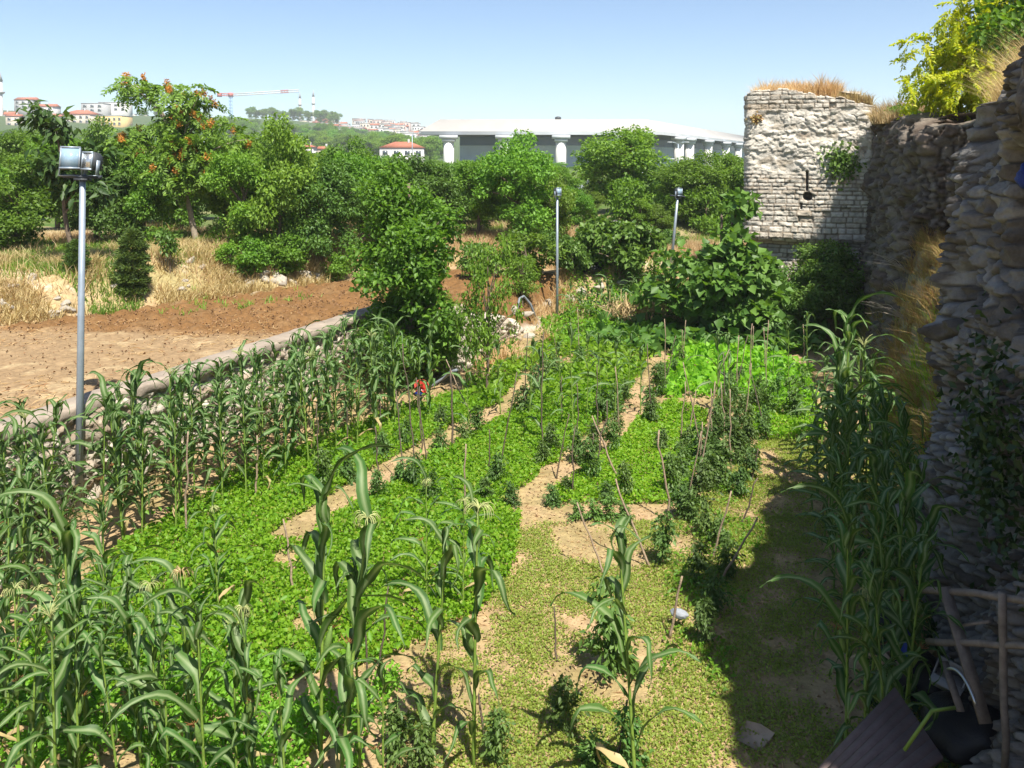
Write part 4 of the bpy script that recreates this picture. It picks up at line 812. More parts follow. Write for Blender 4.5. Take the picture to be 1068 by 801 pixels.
for u, v, vt, k, lab in [(590, 765, 700, 0, 'tomato plant tied to a short dark stick on bare soil in front'), (636, 700, 602, 3, 'tall light green tomato plant left of the lone front maize'), (652, 810, 735, 3, 'light green tomato plant at the foot of the lone front maize'),
    (735, 672, 620, 0, 'tomato plant beside the white bag'), (745, 640, 585, 1, 'tomato plant on the shadow edge behind the white bag'), (694, 590, 530, 0, 'tomato plant with a stake at the near end of the right parsley bed'), (576, 527, 500, 1, 'tomato plant at the near corner where the dirt path starts'),
    (520, 800, 735, 0, 'dark tomato plant among the front maize at bottom centre'), (415, 790, 715, 2, 'dark tomato plant in the shade of the tallest dark maize'), (440, 812, 750, 0, 'low tomato plant at the bottom edge left of centre'), (620, 800, 765, 3, 'low light green tomato plant at the bottom edge')]:
    tomato(u, v, vt, k, lab)
tl = [(338, 510, 465), (362, 502, 462), (398, 478, 440), (394, 524, 488), (422, 466, 432), (458, 448, 416), (432, 512, 470), (448, 524, 484), (508, 523, 488), (520, 510, 470), (532, 526, 496), (566, 486, 452), (575, 476, 440), (602, 482, 440), (622, 470, 432), (628, 440, 405), (640, 432, 396), (650, 420, 388), (700, 518, 470), (712, 500, 455), (722, 545, 500), (734, 530, 478), (740, 492, 450), (755, 505, 445), (762, 482, 430), (770, 455, 412), (778, 440, 400), (750, 455, 410), (735, 560, 515), (752, 570, 530), (652, 520, 480), (632, 525, 498), (690, 470, 438), (780, 470, 430), (788, 425, 390), (716, 470, 436), (728, 610, 560), (760, 600, 550)]
for i, (u, v, vt) in enumerate(tl): tomato(u, v, vt, i % 3, 'bushy dark green staked tomato plant in the rows between the beds', 'staked tomato plants between the beds')
rt_ = np.random.RandomState(12)
def row(pl, off, step, label, group):
    pl = np.array(pl); sg = np.r_[0, np.cumsum(np.linalg.norm(np.diff(pl, axis=0), axis=1))]
    for d in np.arange(.2, sg[-1], step):
        if rt_.rand() < .25: continue
        x = np.interp(d, sg, pl[:, 0])+off+.1*rt_.normal(); y = np.interp(d, sg, pl[:, 1])+.12*rt_.normal(); h = .4+.36*rt_.rand(); s_ = h/.86
        t = thing('tomato_plant', label, 'tomato plant', (x, y, onz(x, y)), x*9, group); t.scale = (s_*1.05, s_*1.05, s_); k = rt_.randint(3); mobj('stem', TP[k][1], t); mobj('foliage', TP[k][0], t)
        if rt_.rand() < .5:
            hs_ = .9+.9*rt_.rand(); p = np.array([x+.06, y, onz(x, y)-.05]); q = np.array([.25*rt_.normal(), .15*rt_.normal(), hs_]); u = np.linspace(0, 1, 6)[:, None]
            o = tube(MB(), q*u+rt_.normal(size=(6, 3))*.012, np.linspace(.013, .008, 6), 6).build('stake', M_stake if rt_.rand() < .5 else M_stake_dark, smooth=True); o.location = p; tag(o, 'thin crooked stake '+label[label.index('beside'):], 'stake', 'stakes '+label[label.index('beside'):])
row(pathA, .42, .62, 'dark green staked tomato plant in the row beside the right dirt path', 'tomato row beside the right dirt path')
row(pathB[1:], .4, .66, 'dark green staked tomato plant in the row beside the left dirt path', 'tomato row beside the left dirt path')
row(gp([(712, 560), (745, 470), (775, 400)]), 0, .55, 'dark green staked tomato plant in the row beside the right parsley bed', 'tomato row beside the right parsley bed')
row(gp([(770, 540), (790, 450), (800, 400)]), 0, .7, 'dark green staked tomato plant in the row beside the shadow edge', 'tomato row beside the shadow edge')
for u, v, vt in [(600, 542, 522), (618, 543, 520), (634, 544, 518), (648, 542, 522)]: tomato(u, v, vt, 3, 'low light green plant with small yellow flowers edging the parsley', 'low plants along the near edge of the right bed')
for u, v, vt in [(812, 420, 388), (800, 432, 395), (828, 438, 392), (838, 418, 384)]: tomato(u, v, vt, 3, 'bright green vine plant beside the far end of the right maize row', 'green vines at the far right of the garden')
def stake(ub, vb, ut, vt, r, label, mt=None, group=None, bend=.0, z=0., dY=0):
    p = g(ub, vb, z); q = at(ut, vt, p[1]+dY); p = np.array(p)-[0, 0, .06]; u = np.linspace(0, 1, 8)[:, None]; rg = np.random.RandomState(int(ub*7+vb)); L = np.linalg.norm(q-p)
    line = p*(1-u)+q*u+rt*(bend*np.sin(np.pi*u*1.6))*L+rg.normal(size=(8, 3))*L*.008
    o = tube(MB(), line-p, np.linspace(r, r*.65, 8), 6).build('stake', mt or M_stake, smooth=True); o.location = p; return tag(o, label, 'stake', group)
for a in [(308, 622, 296, 542, .016, 'pale leaning stake in the left parsley bed'), (193, 560, 196, 450, .017, 'tall pale stake in front of the maize row by the wall'), (268, 522, 268, 455, .017, 'pale stake at the edge of the maize row by the wall'), (484, 545, 485, 463, .016, 'straight pale stake right of the pale tasselled maize'),
    (648, 502, 617, 434, .017, 'curved leaning stake over the right parsley bed'), (680, 592, 641, 500, .017, 'long leaning stake at the near end of the right parsley bed'), (632, 600, 602, 524, .014, 'thin leaning stake on the bare soil in front'), (697, 545, 689, 449, .018, 'wavy pale stake in the right parsley bed', M_stake, None, .03),
    (697, 664, 711, 600, .018, 'pale stake standing beside the white bag'), (581, 690, 578, 632, .012, 'short dark stick in the front tomato plant', M_stake_dark), (391, 720, 405, 612, .012, 'dark stick in front of the tallest dark maize', M_stake_dark), (384, 730, 381, 651, .012, 'thin dark stick left of the bare soil', M_stake_dark),
    (745, 610, 790, 540, .017, 'long pale stick leaning into the shade'), (740, 584, 764, 512, .016, 'leaning stick at the shadow edge'), (770, 546, 792, 498, .015, 'crooked stick leaning at the shadow edge', M_stake_dark, None, .04), (783, 502, 791, 468, .015, 'dark stick above the shadow edge', M_stake_dark),
    (112, 660, 104, 560, .014, 'dry stick among the left front maize'), (740, 622, 746, 598, .014, 'short pale stub of stake on the shadow edge'), (640, 800, 655, 730, .014, 'dark leaning stick behind the lone front maize', M_stake_dark), (506, 770, 494, 690, .012, 'thin dark stick behind the tasselled maize at bare soil', M_stake_dark),
    (472, 470, 470, 385, .02, 'bare stake at the foot of the low leafy shrub', M_stake_dark)]: stake(*a)
for a in [(434, 494, 421, 360), (446, 484, 433, 395), (395, 500, 391, 445), (362, 472, 362, 425), (398, 452, 396, 412), (510, 495, 511, 448), (520, 500, 538, 388), (566, 478, 565, 346), (586, 442, 586, 392), (579, 500, 593, 432), (614, 500, 619, 452), (603, 470, 602, 400), (440, 470, 437, 402), (332, 500, 331, 420), (624, 460, 622, 380)]:
    stake(*a, .013, 'thin brown stake in the tomato rows left of the dirt path', M_stake_dark, 'stakes left of the dirt path')
for a in [(708, 470, 716, 398), (716, 464, 726, 408), (728, 502, 746, 398), (763, 492, 761, 406), (757, 470, 752, 400), (735, 440, 760, 365), (775, 450, 784, 380), (742, 470, 742, 405), (768, 420, 770, 350), (782, 400, 784, 338), (729, 490, 733, 440), (712, 372, 715, 334)]:
    stake(*a, .014, 'weathered stake in the tomato rows right of the dirt path', M_stake, 'stakes right of the dirt path')
for a in [(785, 372, 786, 340), (798, 385, 797, 342), (839, 372, 838, 338)]: stake(*a, .016, 'reddish stake before the shaded fig at the far end', M_stake, 'stakes before the shaded fig')
#@@THINGS
# ------------------------------------------------------------------ lamp posts
def flood(parent, x, w_, h_, z, rz, tilt, dark=False):
    """a floodlight: deep tapered housing, rim, glass, cooling fins, fixing bracket"""
    M = Matrix.Translation((x, 0, z)) @ Matrix.Rotation(rz, 4, 'Z') @ Matrix.Rotation(tilt, 4, 'X')
    b = MB(); V = np.array([[sx*w_/2*k, y, sz*h_/2*k] for (y, k) in ((-.09, 1), (.03, .95), (.13, .6)) for sz in (-1, 1) for sx in (-1, 1)]); V = V @ np.array(M.to_3x3()).T+np.array(M.translation)
    Fc = []
    for k in (0, 4): Fc += [[k, k+1, k+5, k+4], [k+3, k+2, k+6, k+7], [k+2, k, k+4, k+6], [k+1, k+3, k+7, k+5]]
    b.add(V, Fc+[[8, 9, 11, 10], [0, 2, 3, 1]])
    for i in range(6): box(b, -w_*.35, w_*.35, .07, .15, -h_*.33+i*h_*.13, -h_*.33+i*h_*.13+.008, M)
    f = b.build('floodlight', M_lamp, parent); e = MB(); t = .022
    for a in ((-w_/2, w_/2, -h_/2, -h_/2+t), (-w_/2, w_/2, h_/2-t, h_/2), (-w_/2, -w_/2+t, -h_/2+t, h_/2-t), (w_/2-t, w_/2, -h_/2+t, h_/2-t)): box(e, a[0], a[1], -.112, -.092, a[2], a[3], M)
    e.build('rim', M_galv, f); box(gl := MB(), -w_/2+t, w_/2-t, -.104, -.094, -h_/2+t, h_/2-t, M); gl.build('glass', M_refl if dark else M_glass, f)
    br = MB(); 
    for sx in (-1, 1): box(br, sx*(w_/2+.012)-.006, sx*(w_/2+.012)+.006, -.03, .03, -h_*.75, .02, M)
    box(br, -w_/2-.018, w_/2+.018, -.03, .03, -h_*.75-.008, -h_*.75, M); br.build('bracket', M_galv, f); return f
def lamp_post(p, h, r, label, cat, heads, rz, group=None, lean=0):
    t = thing('lamp_post', label, cat, p, rz, group); t.rotation_euler = (0, lean, rz)
    tube(mb := MB(), [[0, 0, -.2], [0, 0, h*.5], [0, 0, h]], [r, r*.85, r*.72], 10); mb.build('pole', M_galv, t, True)
    if r > .05:
        box(c := MB(), -.29, .27, -.04, .04, h, h+.05); box(c, -.09, .09, -.09, .09, h-.03, h-.001); c.build('crossbar', M_lamp, t)
    for a in heads: flood(t, *a)
    return t
p = g(82, 530, 0); hP = at(84, 186, p[1])[2]
lamp_post(p, hP, .058, 'near tall grey lamp post with two floodlights at left', 'lamp post', [(-.17, .27, .33, hP+.28, .3, -.2), (.14, .2, .27, hP+.25, -.35, -.12, True)], A, None, .03)
p = hit(581, 337); hP = at(581, 205, p[1])[2]-p[2]
lamp_post(p, hP, .05, 'grey lamp post with one floodlight on the stony bank at mid distance', 'lamp post', [(0, .17, .25, hP+.15, .5, -.1)], A)
p = hit(700, 276); hP = at(709, 205, p[1])[2]-p[2]
lamp_post(p, hP, .06, 'leaning grey lamp post by the dusty track left of the tower', 'lamp post', [(0, .22, .3, hP+.17, .5, -.1)], A, None, .09)
# far street lamps
def street_lamp(u, vb, vt, D, lab, arms):
    p = dep(u, vb, D); h = dep(u, vt, D)[2]-p[2]; t = thing('street_lamp', lab, 'street lamp', p, A); tube(mb := MB(), [[0, 0, -3], [0, 0, h]], [.14, .09], 7); mb.build('pole', M_galv, t)
    for s_ in arms:
        tube(m2 := MB(), [[0, 0, h-.1], [s_*.7, 0, h+.25], [s_*1.5, 0, h+.3]], .06, 5); m2.build('arm', M_galv, t); box(m3 := MB(), s_*1.5-.4, s_*1.5+.4, -.15, .15, h+.2, h+.36); m3.build('lamp_head', M_fascia, t)
street_lamp(613, 222, 168, 78, 'grey street pole between the dark round tree and broad tall tree', (1,))
street_lamp(689, 212, 168, 120, 'street lamp with a single arm below the stadium corner', (1,))
street_lamp(679, 208, 182, 125, 'short street lamp left of the single arm street lamp', (-1,))
street_lamp(707, 206, 150, 150, 'twin armed street lamp before the stadium corner columns', (-1, 1))
street_lamp(213, 172, 147, 90, 'thin street lamp peeking out over the orchard trees', (1,))
street_lamp(430, 158, 140, 190, 'street lamp rising beside the left end of the stadium', (1,))
# ------------------------------------------------------------------ stadium
DS = 200.; st_ = thing('stadium', 'long low pale stadium with broad sloping roof on round columns', 'stadium', tuple(dep(690, 165, DS)*[1, 1, 0]), 0)
Cn = dep(690, 141, DS); Lf = dep(437, 140, DS); zE = (Cn[2]+Lf[2])/2; Cn[2] = Lf[2] = zE; Rg = dep(775, 150.5, 322); Rg[2] = zE; Rg = Cn+(Rg-Cn)*1.6
zT = zE+3.3; back = (Rg-Cn)
def inner(k, dz): # the roof's outline pulled inwards by k metres
    a, b = nrm(Cn-Lf), nrm(Rg-Cn); n1 = np.array([-a[1], a[0], 0]); n2 = np.array([-b[1], b[0], 0])
    if n1@nrm(np.array([0, 1., 0])) < 0: n1 = -n1
    n2 = n2 if n2@(-a) > 0 else -n2
    den = a[0]*b[1]-a[1]*b[0]; c0, r0 = Cn+n1*k, Cn+n2*k; q = r0-c0; t = (q[0]*b[1]-q[1]*b[0])/den; cc = c0+a*t
    L_ = Lf+n1*k+a*k; return [np.array([*x[:2], zE+dz]) for x in (L_+b*0, cc, Rg+n2*k, L_+back)]
O0, O1, O2, O3 = inner(0, 0), inner(0, .8), inner(4.5, 3.8), inner(16, 4.2)
O4 = inner(9, -.2)
mb = MB(); V = np.concatenate([O4, O0, O1, O2, O3]); i = []
for k in range(4):
    for j in range(3): i.append([k*4+j, k*4+j+1, k*4+j+5, k*4+j+4])
    i.append([k*4+3, k*4, k*4+4, k*4+7])
mb.add(V, i[8:]+[[16, 17, 18, 19]]); adopt(mb.build('roof', M_roof), st_)
adopt(MB().add(V, i[4:8]).build('fascia', M_fascia), st_); adopt(MB().add(V, i[:4]).build('soffit', M_soffit), st_)
W0 = inner(9, -.2); W1 = inner(9, -2.4); W2 = inner(9, -16)
adopt(MB().add(np.concatenate([W0, W1]), [[0, 1, 5, 4], [1, 2, 6, 5], [3, 0, 4, 7]]).build('glass_band', M_curtain), st_)
adopt(MB().add(np.concatenate([W1, W2]), [[0, 1, 5, 4], [1, 2, 6, 5], [3, 0, 4, 7]]).build('wall', M_panel), st_)
a_, b_ = nrm(Cn-Lf), nrm(Rg-Cn)
def column(u, left=True):
    d = ray(u, 150); base = Cn if left else Cn; dr = a_ if left else b_; off = inner(-.4, 0)[1]-np.array([0, 0, 0])
    M2 = np.array([[d[0], -dr[0]], [d[1], -dr[1]]]); t = np.linalg.solve(M2, (off-CAM)[:2]); p = CAM+d*t[0]; p[2] = 0
    c = tube(MB(), [[*p[:2], -2], [*p[:2], zE-.9]], 1.25, 14).build('column', M_conc, None, True); adopt(c, st_)
    br = MB(); M = Matrix.Translation((p[0], p[1], zE)) @ Matrix.Rotation(math.atan2(dr[1], dr[0]), 4, 'Z')
    box(br, -2.1, 2.1, -1.6, 1.6, -.95, -.15, M); box(br, -1.5, 1.5, -1.35, 1.35, -1.7, -.96, M); o = br.build('bracket', M_fascia, c)
for u in (468, 526, 585, 643): column(u)
for u in (708, 719, 738.5, 757, 770): column(u, False)
ps = inner(8.5, -3)[1]; M = Matrix.Translation(Vector(ps)+Vector((-1.2, -1.5, -1.5))) @ Matrix.Rotation(A, 4, 'Z'); box(pm := MB(), -1.8, 1.8, -.1, .1, -3.2, 2.4, M); o = adopt(pm.build('poster', mat('maroon_banner', (.25, .03, .05), .7, .3, .8)), st_)
p = dep(582, 123.5, DS+12); tube(v := MB(), [p-[0, 0, 1.5], p-[0, 0, .4], p-[0, 0, .3], p+[0, 0, .3], p+[0, 0, .5]], [.25, .25, .8, .8, .2], 8); adopt(v.build('roof_vent', M_lamp), st_)
# ------------------------------------------------------------------ the far town
def house(u0, u1, vt, D, wm, roof, label, name='house', nwin=0, rows=0, rh=.3, group=None, vb=None, rm=None, z0=None):
    um = (u0+u1)/2; top = dep(um, vt, D); wd = (u1-u0)/F*D; zb = float(hz(np.array([top[0]]), np.array([top[1]]))[0])-2 if z0 is None else z0
    t = thing(name, label, 'building', (top[0], top[1], zb), A+((u0*7.3) % 1-.5)*.25, group); hh = max(3, top[2]-zb); dp_ = wd*.7
    eh = hh-(wd*rh*.5 if roof != 'flat' else 0)
    box(b := MB(), -wd/2, wd/2, 0, dp_, -3, eh); b.build('wall', wm, t)
    if roof == 'flat': box(r := MB(), -wd/2-.15, wd/2+.15, -.15, dp_+.15, eh+.002, eh+.5); r.build('roof', M_greyr, t)
    else:
        x, y = wd/2+.4, .4; V = [[-x, -y, eh+.01], [x, -y, eh+.01], [x, dp_+y, eh+.01], [-x, dp_+y, eh+.01], [-x+(dp_/2 if roof == 'hip' else 0), dp_/2, hh], [x-(dp_/2 if roof == 'hip' else 0), dp_/2, hh]]
        r = MB().add(V, [[0, 1, 5, 4], [2, 3, 4, 5], [0, 3, 2, 1]]); r.f.append(np.array([[1, 2, 5], [3, 0, 4]])+r.n-6); ro = r.build('roof', rm or M_tile, t)
        box(c := MB(), wd*.12, wd*.12+.7, dp_*.4, dp_*.4+.7, eh, hh+.9); c.build('chimney', M_greyr, ro)
    for i in range(rows):
        for j in range(nwin):
            xx = -wd/2+wd*(j+.5)/nwin; zz = eh-1.2-3*i-1.3; box(wn := MB(), xx-wd/nwin*.22, xx+wd/nwin*.22, -.12, .05, zz, zz+1.5); wo = wn.build('window', M_win, t)
            box(sl_ := MB(), xx-wd/nwin*.26, xx+wd/nwin*.26, -.22, -.0, zz-.2, zz-.02); sl_.build('sill', M_white, wo)
    return t
DT = 560
for a in [
    (14, 34, 101, DT+40, M_greyr, 'gable', 'grey house with a sloping red roof, highest on the left hillside', 'house', 3, 2), (34, 55, 108, DT+40, M_white, 'gable', 'white house with a low red roof right of the highest one', 'house', 3, 2),
    (60, 95, 114, DT, M_cream, 'hip', 'cream house with a wide hipped red roof on the left hillside', 'house', 5, 3), (84, 108, 108, DT+60, M_greyr, 'flat', 'flat roofed grey block behind the cream house', 'apartment_block', 3, 2),
    (103, 131, 107, DT+70, M_white, 'flat', 'large white block with flat roof at the top of the hill', 'apartment_block', 4, 2), (100, 128, 121, DT-20, M_ochre, 'flat', 'ochre yellow block below the large white block', 'apartment_block', 5, 2),
    (-12, 12, 116, DT, M_white, 'gable', 'white house cut by the left edge below the minaret', 'house', 3, 2), (6, 20, 119, DT-60, M_cream, 'gable', 'small cream house with red roof behind the slender tree', 'house', 2, 2),
    (40, 62, 118, DT-10, M_white, 'hip', 'white hillside house left of the cream house', 'house', 3, 2)]: house(*a)
for a in [(104, 122, 150, 300, M_cream, 'gable', 'low cream house with red roof glimpsed under the seed laden tree'), (310, 327, 151, 300, M_white, 'hip', 'white house with red roof left among the treetops'), (326, 346, 152.5, 305, M_cream, 'hip', 'cream house with red roof touching the white one among the treetops'), (396, 442, 147.5, 290, M_white, 'hip', 'white house with long red hipped roof left of the stadium')]:
    house(*a, 'house', 4, 1, .28)
rg = np.random.RandomState(44); ws = [M_white, M_white, M_cream, M_greyr, M_pinkr]
skyl = lambda u: np.interp(u, [240, 262, 300, 345, 372, 420, 445], [130, 130, 126, 124, 122, 125, 129])
for i in range(90):
    u = 345+100*rg.rand() if i > 14 else 250+100*rg.rand(); wd = 6+9*rg.rand(); v = skyl(u)+(1+13*rg.rand()**1.3 if i > 14 else 4*rg.rand())
    house(u-wd/2, u+wd/2, v, 880-(v-skyl(u))*16, ws[rg.randint(5)], ['flat', 'flat', 'gable'][rg.randint(3)], 'small pale house in the crowded town on the skyline', 'house', 3, 1, .25, 'small houses of the skyline town')
for i in range(9):
    u = 132+rg.rand()*18 if i < 3 else 445+rg.rand()*300; 
    if i >= 3: continue
    house(u-4, u+4, 118+6*rg.rand(), 800, ws[rg.randint(5)], 'flat', 'small pale house on the crest behind the seed laden tree', 'house', 2, 1, .25, 'small houses on the crest')
def minaret(u, vt, vb, D, r, lab):
    p = dep(u, vb, D); h = dep(u, vt, D)[2]-p[2]; t = thing('minaret', lab, 'minaret', p, 0); tube(m := MB(), [[0, 0, -25], [0, 0, h*.8]], [r, r*.85], 12); m.build('shaft', M_white, t)
    tube(m := MB(), [[0, 0, h*.55], [0, 0, h*.58], [0, 0, h*.6]], [r, r*1.6, r*1.6], 12); m.build('balcony', M_greyr, t); tube(m := MB(), [[0, 0, h*.8], [0, 0, h]], [r*1.05, .05], 12); m.build('spire', M_greyr, t)
minaret(.5, 74, 128, DT, 1.9, 'thick white minaret at the left edge of the skyline'); minaret(313, 96, 128, 900, 1.3, 'thin pale minaret on the skyline, left of a pair'); minaret(327, 94, 128, 900, 1.3, 'thin pale minaret on the skyline, right of a pair')
p = dep(331, 129, 905); t = thing('mosque', 'mosque with a reddish dome beside the pair of minarets', 'mosque', p, 0); box(m := MB(), -11, 11, 0, 18, -25, 2.5); m.build('wall', M_pinkr, t)
th = np.linspace(0, math.pi/2, 7); tube(m := MB(), [[0, 9, 2.4+5*math.sin(a)] for a in th], [8*math.cos(a)+.05 for a in th], 14); m.build('dome', M_tile, t, True)
# crane
DC = 760; p = dep(241, 128, DC); t = thing('tower_crane', 'tower crane with a blue mast and long white jib', 'crane', p, 0); zt = dep(241, 99, DC)[2]-p[2]
def lattice(name, m, a, b, s_, n, parent):
    a, b = np.array(a, float), np.array(b, float); d = nrm(b-a); o1 = np.array([-d[1], d[0], 0]) if abs(d[2]) < .9 else np.array([1., 0, 0]); o1 = nrm(o1); o2 = np.cross(d, o1); mb = MB(); L = [[a+(x*o1+y*o2)*s_, b+(x*o1+y*o2)*s_] for x, y in ((-1, -1), (1, -1), (1, 1), (-1, 1))]
    for q in L: tube(mb, q, .34, 4)
    for k in range(n):
        for j in range(4):
            q0, q1 = L[j], L[(j+1) % 4]; u0, u1 = k/n, (k+1)/n; tube(mb, [q0[0]+(q0[1]-q0[0])*u0, q1[0]+(q1[1]-q1[0])*u1], .16, 3)
    return mb.build(name, m, parent)
lattice('mast', M_craneb, (0, 0, -30), (0, 0, zt-1), 1.1, 18, t)
je = dep(312, 94.5, DC+15)-p; ce = dep(229, 98.5, DC)-p; rr = dep(241, 99, DC)-p
j = lattice('jib', M_cranew, rr, je, .9, 16, t); lattice('jib_tip', M_craner, rr+(je-rr)*.72, rr+(je-rr)*.84, 1.0, 3, j); lattice('counter_jib', M_craner, rr, ce, .9, 4, t)
box(m := MB(), ce[0]-1.5, ce[0]+1.5, ce[1]-1.5, ce[1]+1.5, ce[2]-2.2, ce[2]+1.3); m.build('counterweight', M_craner, t); box(m := MB(), -1.7, 1.7, -1.7, 1.7, zt-1.6, zt+1.8); m.build('cab', M_craner, t)
# belts of trees out to the hill
rg = np.random.RandomState(60); n = 0
for D_, cnt, hpx in [(62, 16, 46), (85, 22, 40), (115, 26, 32), (150, 30, 25), (200, 30, 17)]:
    for i in range(cnt):
        u = -40+760*(i+rg.rand())/cnt; p = dep(u, 165, D_*(.9+.25*rg.rand())); p[2] = onz(p[0], p[1])
        if u > 560 and D_ < 130: continue
        vt = np.interp(u, [0, 150, 300, 440, 560, 700], [148, 145, 150, 168, 170, 170])+12*rg.rand()-D_*.02; h = dep(u, vt, (p-CAM)@fw)[2]-p[2]; s_ = h/9.4
        tree('tree', 'green tree in the wooded belt between orchard and town', 'tree', PB[rg.randint(2)], p, rg.rand()*6, (max(s_*1.25, .55), max(s_*1.25, .55), s_), 'trees of the wooded belt')
for i in range(420):
    u = -30+490*rg.rand(); D_ = 300+500*rg.rand()**1.2; p = dep(u, 150, D_); p[2] = onz(p[0], p[1])-.5
    vt = np.interp(u, [0, 130, 160, 250, 340, 445], [134, 133, 122, 122, 128, 141])+13*rg.rand(); s_ = (dep(u, vt, D_)[2]-p[2])/9.4
    if not .3 < s_ < 1.25: continue
    tree('tree', 'small far tree on the green slope below the town', 'tree', PB[rg.randint(2)], p, rg.rand()*6, (max(s_, .8)*1.5, max(s_, .8)*1.5, s_), 'trees on the far slope')
for i, u in enumerate([268, 275, 284, 298, 306, 338, 345, 262, 312, 322, 200, 215, 150, 165, 180, 332, 350, 290]):
    p = dep(u, 150, 780+10*(i % 3)); p[2] = onz(p[0], p[1])-1; s_ = .8+.5*((i*.37) % 1)
    tree('tree', 'dark tree standing on the skyline near the mosque', 'tree', PB[0], p, i, (s_*1.3, s_*1.3, s_*1.2), 'dark trees along the skyline')

# ------------------------------------------------------------------ things lying about
def blob(name, m, p, r, sc_, seed, label, cat, rough=.35):
    n, k = 26, 18; th = np.linspace(0, 2*np.pi, n, endpoint=False); ph = np.linspace(0, np.pi, k)
    V = np.array([[math.sin(b)*math.cos(a), math.sin(b)*math.sin(a), math.cos(b)] for b in ph for a in th])
    V *= (.55+.55*fbm(V[:, 0]*1.2+seed, V[:, 1]*1.2, V[:, 2]*1.2+5, 2, seed)+.5*np.abs(fbm(V[:, 0]*2.8, V[:, 1]*2.8+seed, V[:, 2]*2.8, 3, seed+3)-.5))[:, None]
    i = np.arange(k-1)[:, None]*n; j = np.arange(n)[None]; me = MB().add(V, np.stack([i+j, i+n+j, i+n+(j+1) % n, i+(j+1) % n], -1).reshape(-1, 4)).mesh(name, m)
    o = mobj(name, me, None, p, (0, 0, seed), (r*sc_[0], r*sc_[1], r*sc_[2])); return tag(o, label, cat)
def lathe(mb, prof, n=16, M=None):
    pr = np.array(prof, float); k = len(pr); th = np.arange(n)*2*np.pi/n; V = np.stack([pr[:, None, 0]*np.cos(th), pr[:, None, 0]*np.sin(th), pr[:, None, 1]+0*th], -1).reshape(-1, 3)
    if M is not None: V = V @ np.array(M.to_3x3()).T+np.array(M.translation)
    i = np.arange(k-1)[:, None]*n; j = np.arange(n)[None]; mb.add(V, np.stack([i+j, i+(j+1) % n, i+n+(j+1) % n, i+n+j], -1).reshape(-1, 4)); return mb
def bucket(u, v, m, s, label, tilt):
    p = g(u, v, 0); t = thing('bucket', label, 'bucket', (p[0], p[1], onz(p[0], p[1])+.02), A); t.rotation_euler = (tilt, .2, A)
    lathe(b := MB(), [(.001, 0), (.11*s, 0), (.15*s, .3*s), (.165*s, .3*s), (.165*s, .285*s), (.145*s, .285*s), (.1*s, .015), (.001, .015)]); b.build('body', m, t, True)
    a = np.linspace(0, math.pi, 12); tube(h := MB(), np.stack([.16*s*np.cos(a), -.12*s*np.sin(a), .29*s+.09*s*np.sin(a)], 1), .005, 5); h.build('handle', M_metal, t)
bucket(439, 409, M_red, 1.0, 'red plastic bucket lying under the big leafy tree', .9)
p = g(437, 413, 0); blob('plastic_bag', M_blue, (p[0], p[1], .06), .14, (1, .7, .45), 2, 'pale blue plastic scrap just below the red bucket', 'bag')
p = g(709, 641, .15); blob('plastic_bag', M_whitep, (p[0], p[1], .16), .085, (1.4, .8, .7), 3, 'crumpled white plastic bag hanging in the tomato plant', 'bag')
p = hit(619, 284); blob('sack', M_black, p+[0, 0, .15], .42, (1.1, .8, .7), 4, 'black and white sack under the wide fig bush', 'sack')
p = g(556, 470, .3); 
for i, (u, v, w_, lab) in enumerate([(642, 235, .9, 'white plastic sheet crumpled on the plots beyond the fig bush'), (690, 236, .7, 'white sheet lying right of the crumpled sheet beyond the fig bush'), (738, 240, .6, 'white plastic sheet on the ground beneath the pale green bush tree'), (603, 197, 1.3, 'white covered frame under the trees by the street pole')]):
    p = hit(u, v); blob('plastic_sheet', M_whitep, p+[0, 0, .1], w_, (1, .5, .22), 5+i, lab, 'sheet')
for u, v, lab in [(772, 392, 'grey irrigation pipe standing in the far greens')][:0]: pass
def pipe(pts, r, m, lab, name='pipe'):
    o = tube(MB(), np.array(pts)-pts[0], r, 7).build(name, m, smooth=True); o.location = pts[0]; tag(o, lab, name)
pipe([g(450, 402, .1), g(462, 395, .22), g(470, 388, .5), g(476, 386, .6)], .035, M_hose, 'grey plastic pipe at the stone wall right of the red bucket')
q0 = [hit(538, 330)+[0, 0, .05], hit(542, 330)+[0, 0, .55], hit(546, 330)+[0, 0, .62], hit(553, 332)+[0, 0, .45], hit(560, 338)+[0, 0, .1]]
pipe(q0, .04, M_hose, 'bent grey pipe sticking out of the stony bank left of the lamp post')
# sheet of cardboard on the grass in shade
V = []; p = g(785, 770, .0); ang = np.linspace(0, 6.283, 9)[:-1]; rr_ = np.array([.2, .15, .19, .14, .2, .16, .21, .15])
top_ = np.stack([rr_*np.cos(ang)*1.0, rr_*np.sin(ang)*.9, .035+.02*np.sin(ang*2)], 1); bot_ = top_-[0, 0, .006]; nn = 8
mb = MB().add(np.concatenate([top_, bot_]), [[i, (i+1) % nn, (i+1) % nn+nn, i+nn] for i in range(nn)]); mb.f += [np.array([[0, i, i+1] for i in range(1, nn-1)]), np.array([[nn, nn+i+1, nn+i] for i in range(1, nn-1)])]
o = mb.build('cardboard', M_card); o.location = (p[0], p[1], onz(p[0], p[1])); o.rotation_euler = (.1, -.06, .4); tag(o, 'torn grey brown cardboard piece lying on the shaded grass', 'cardboard')
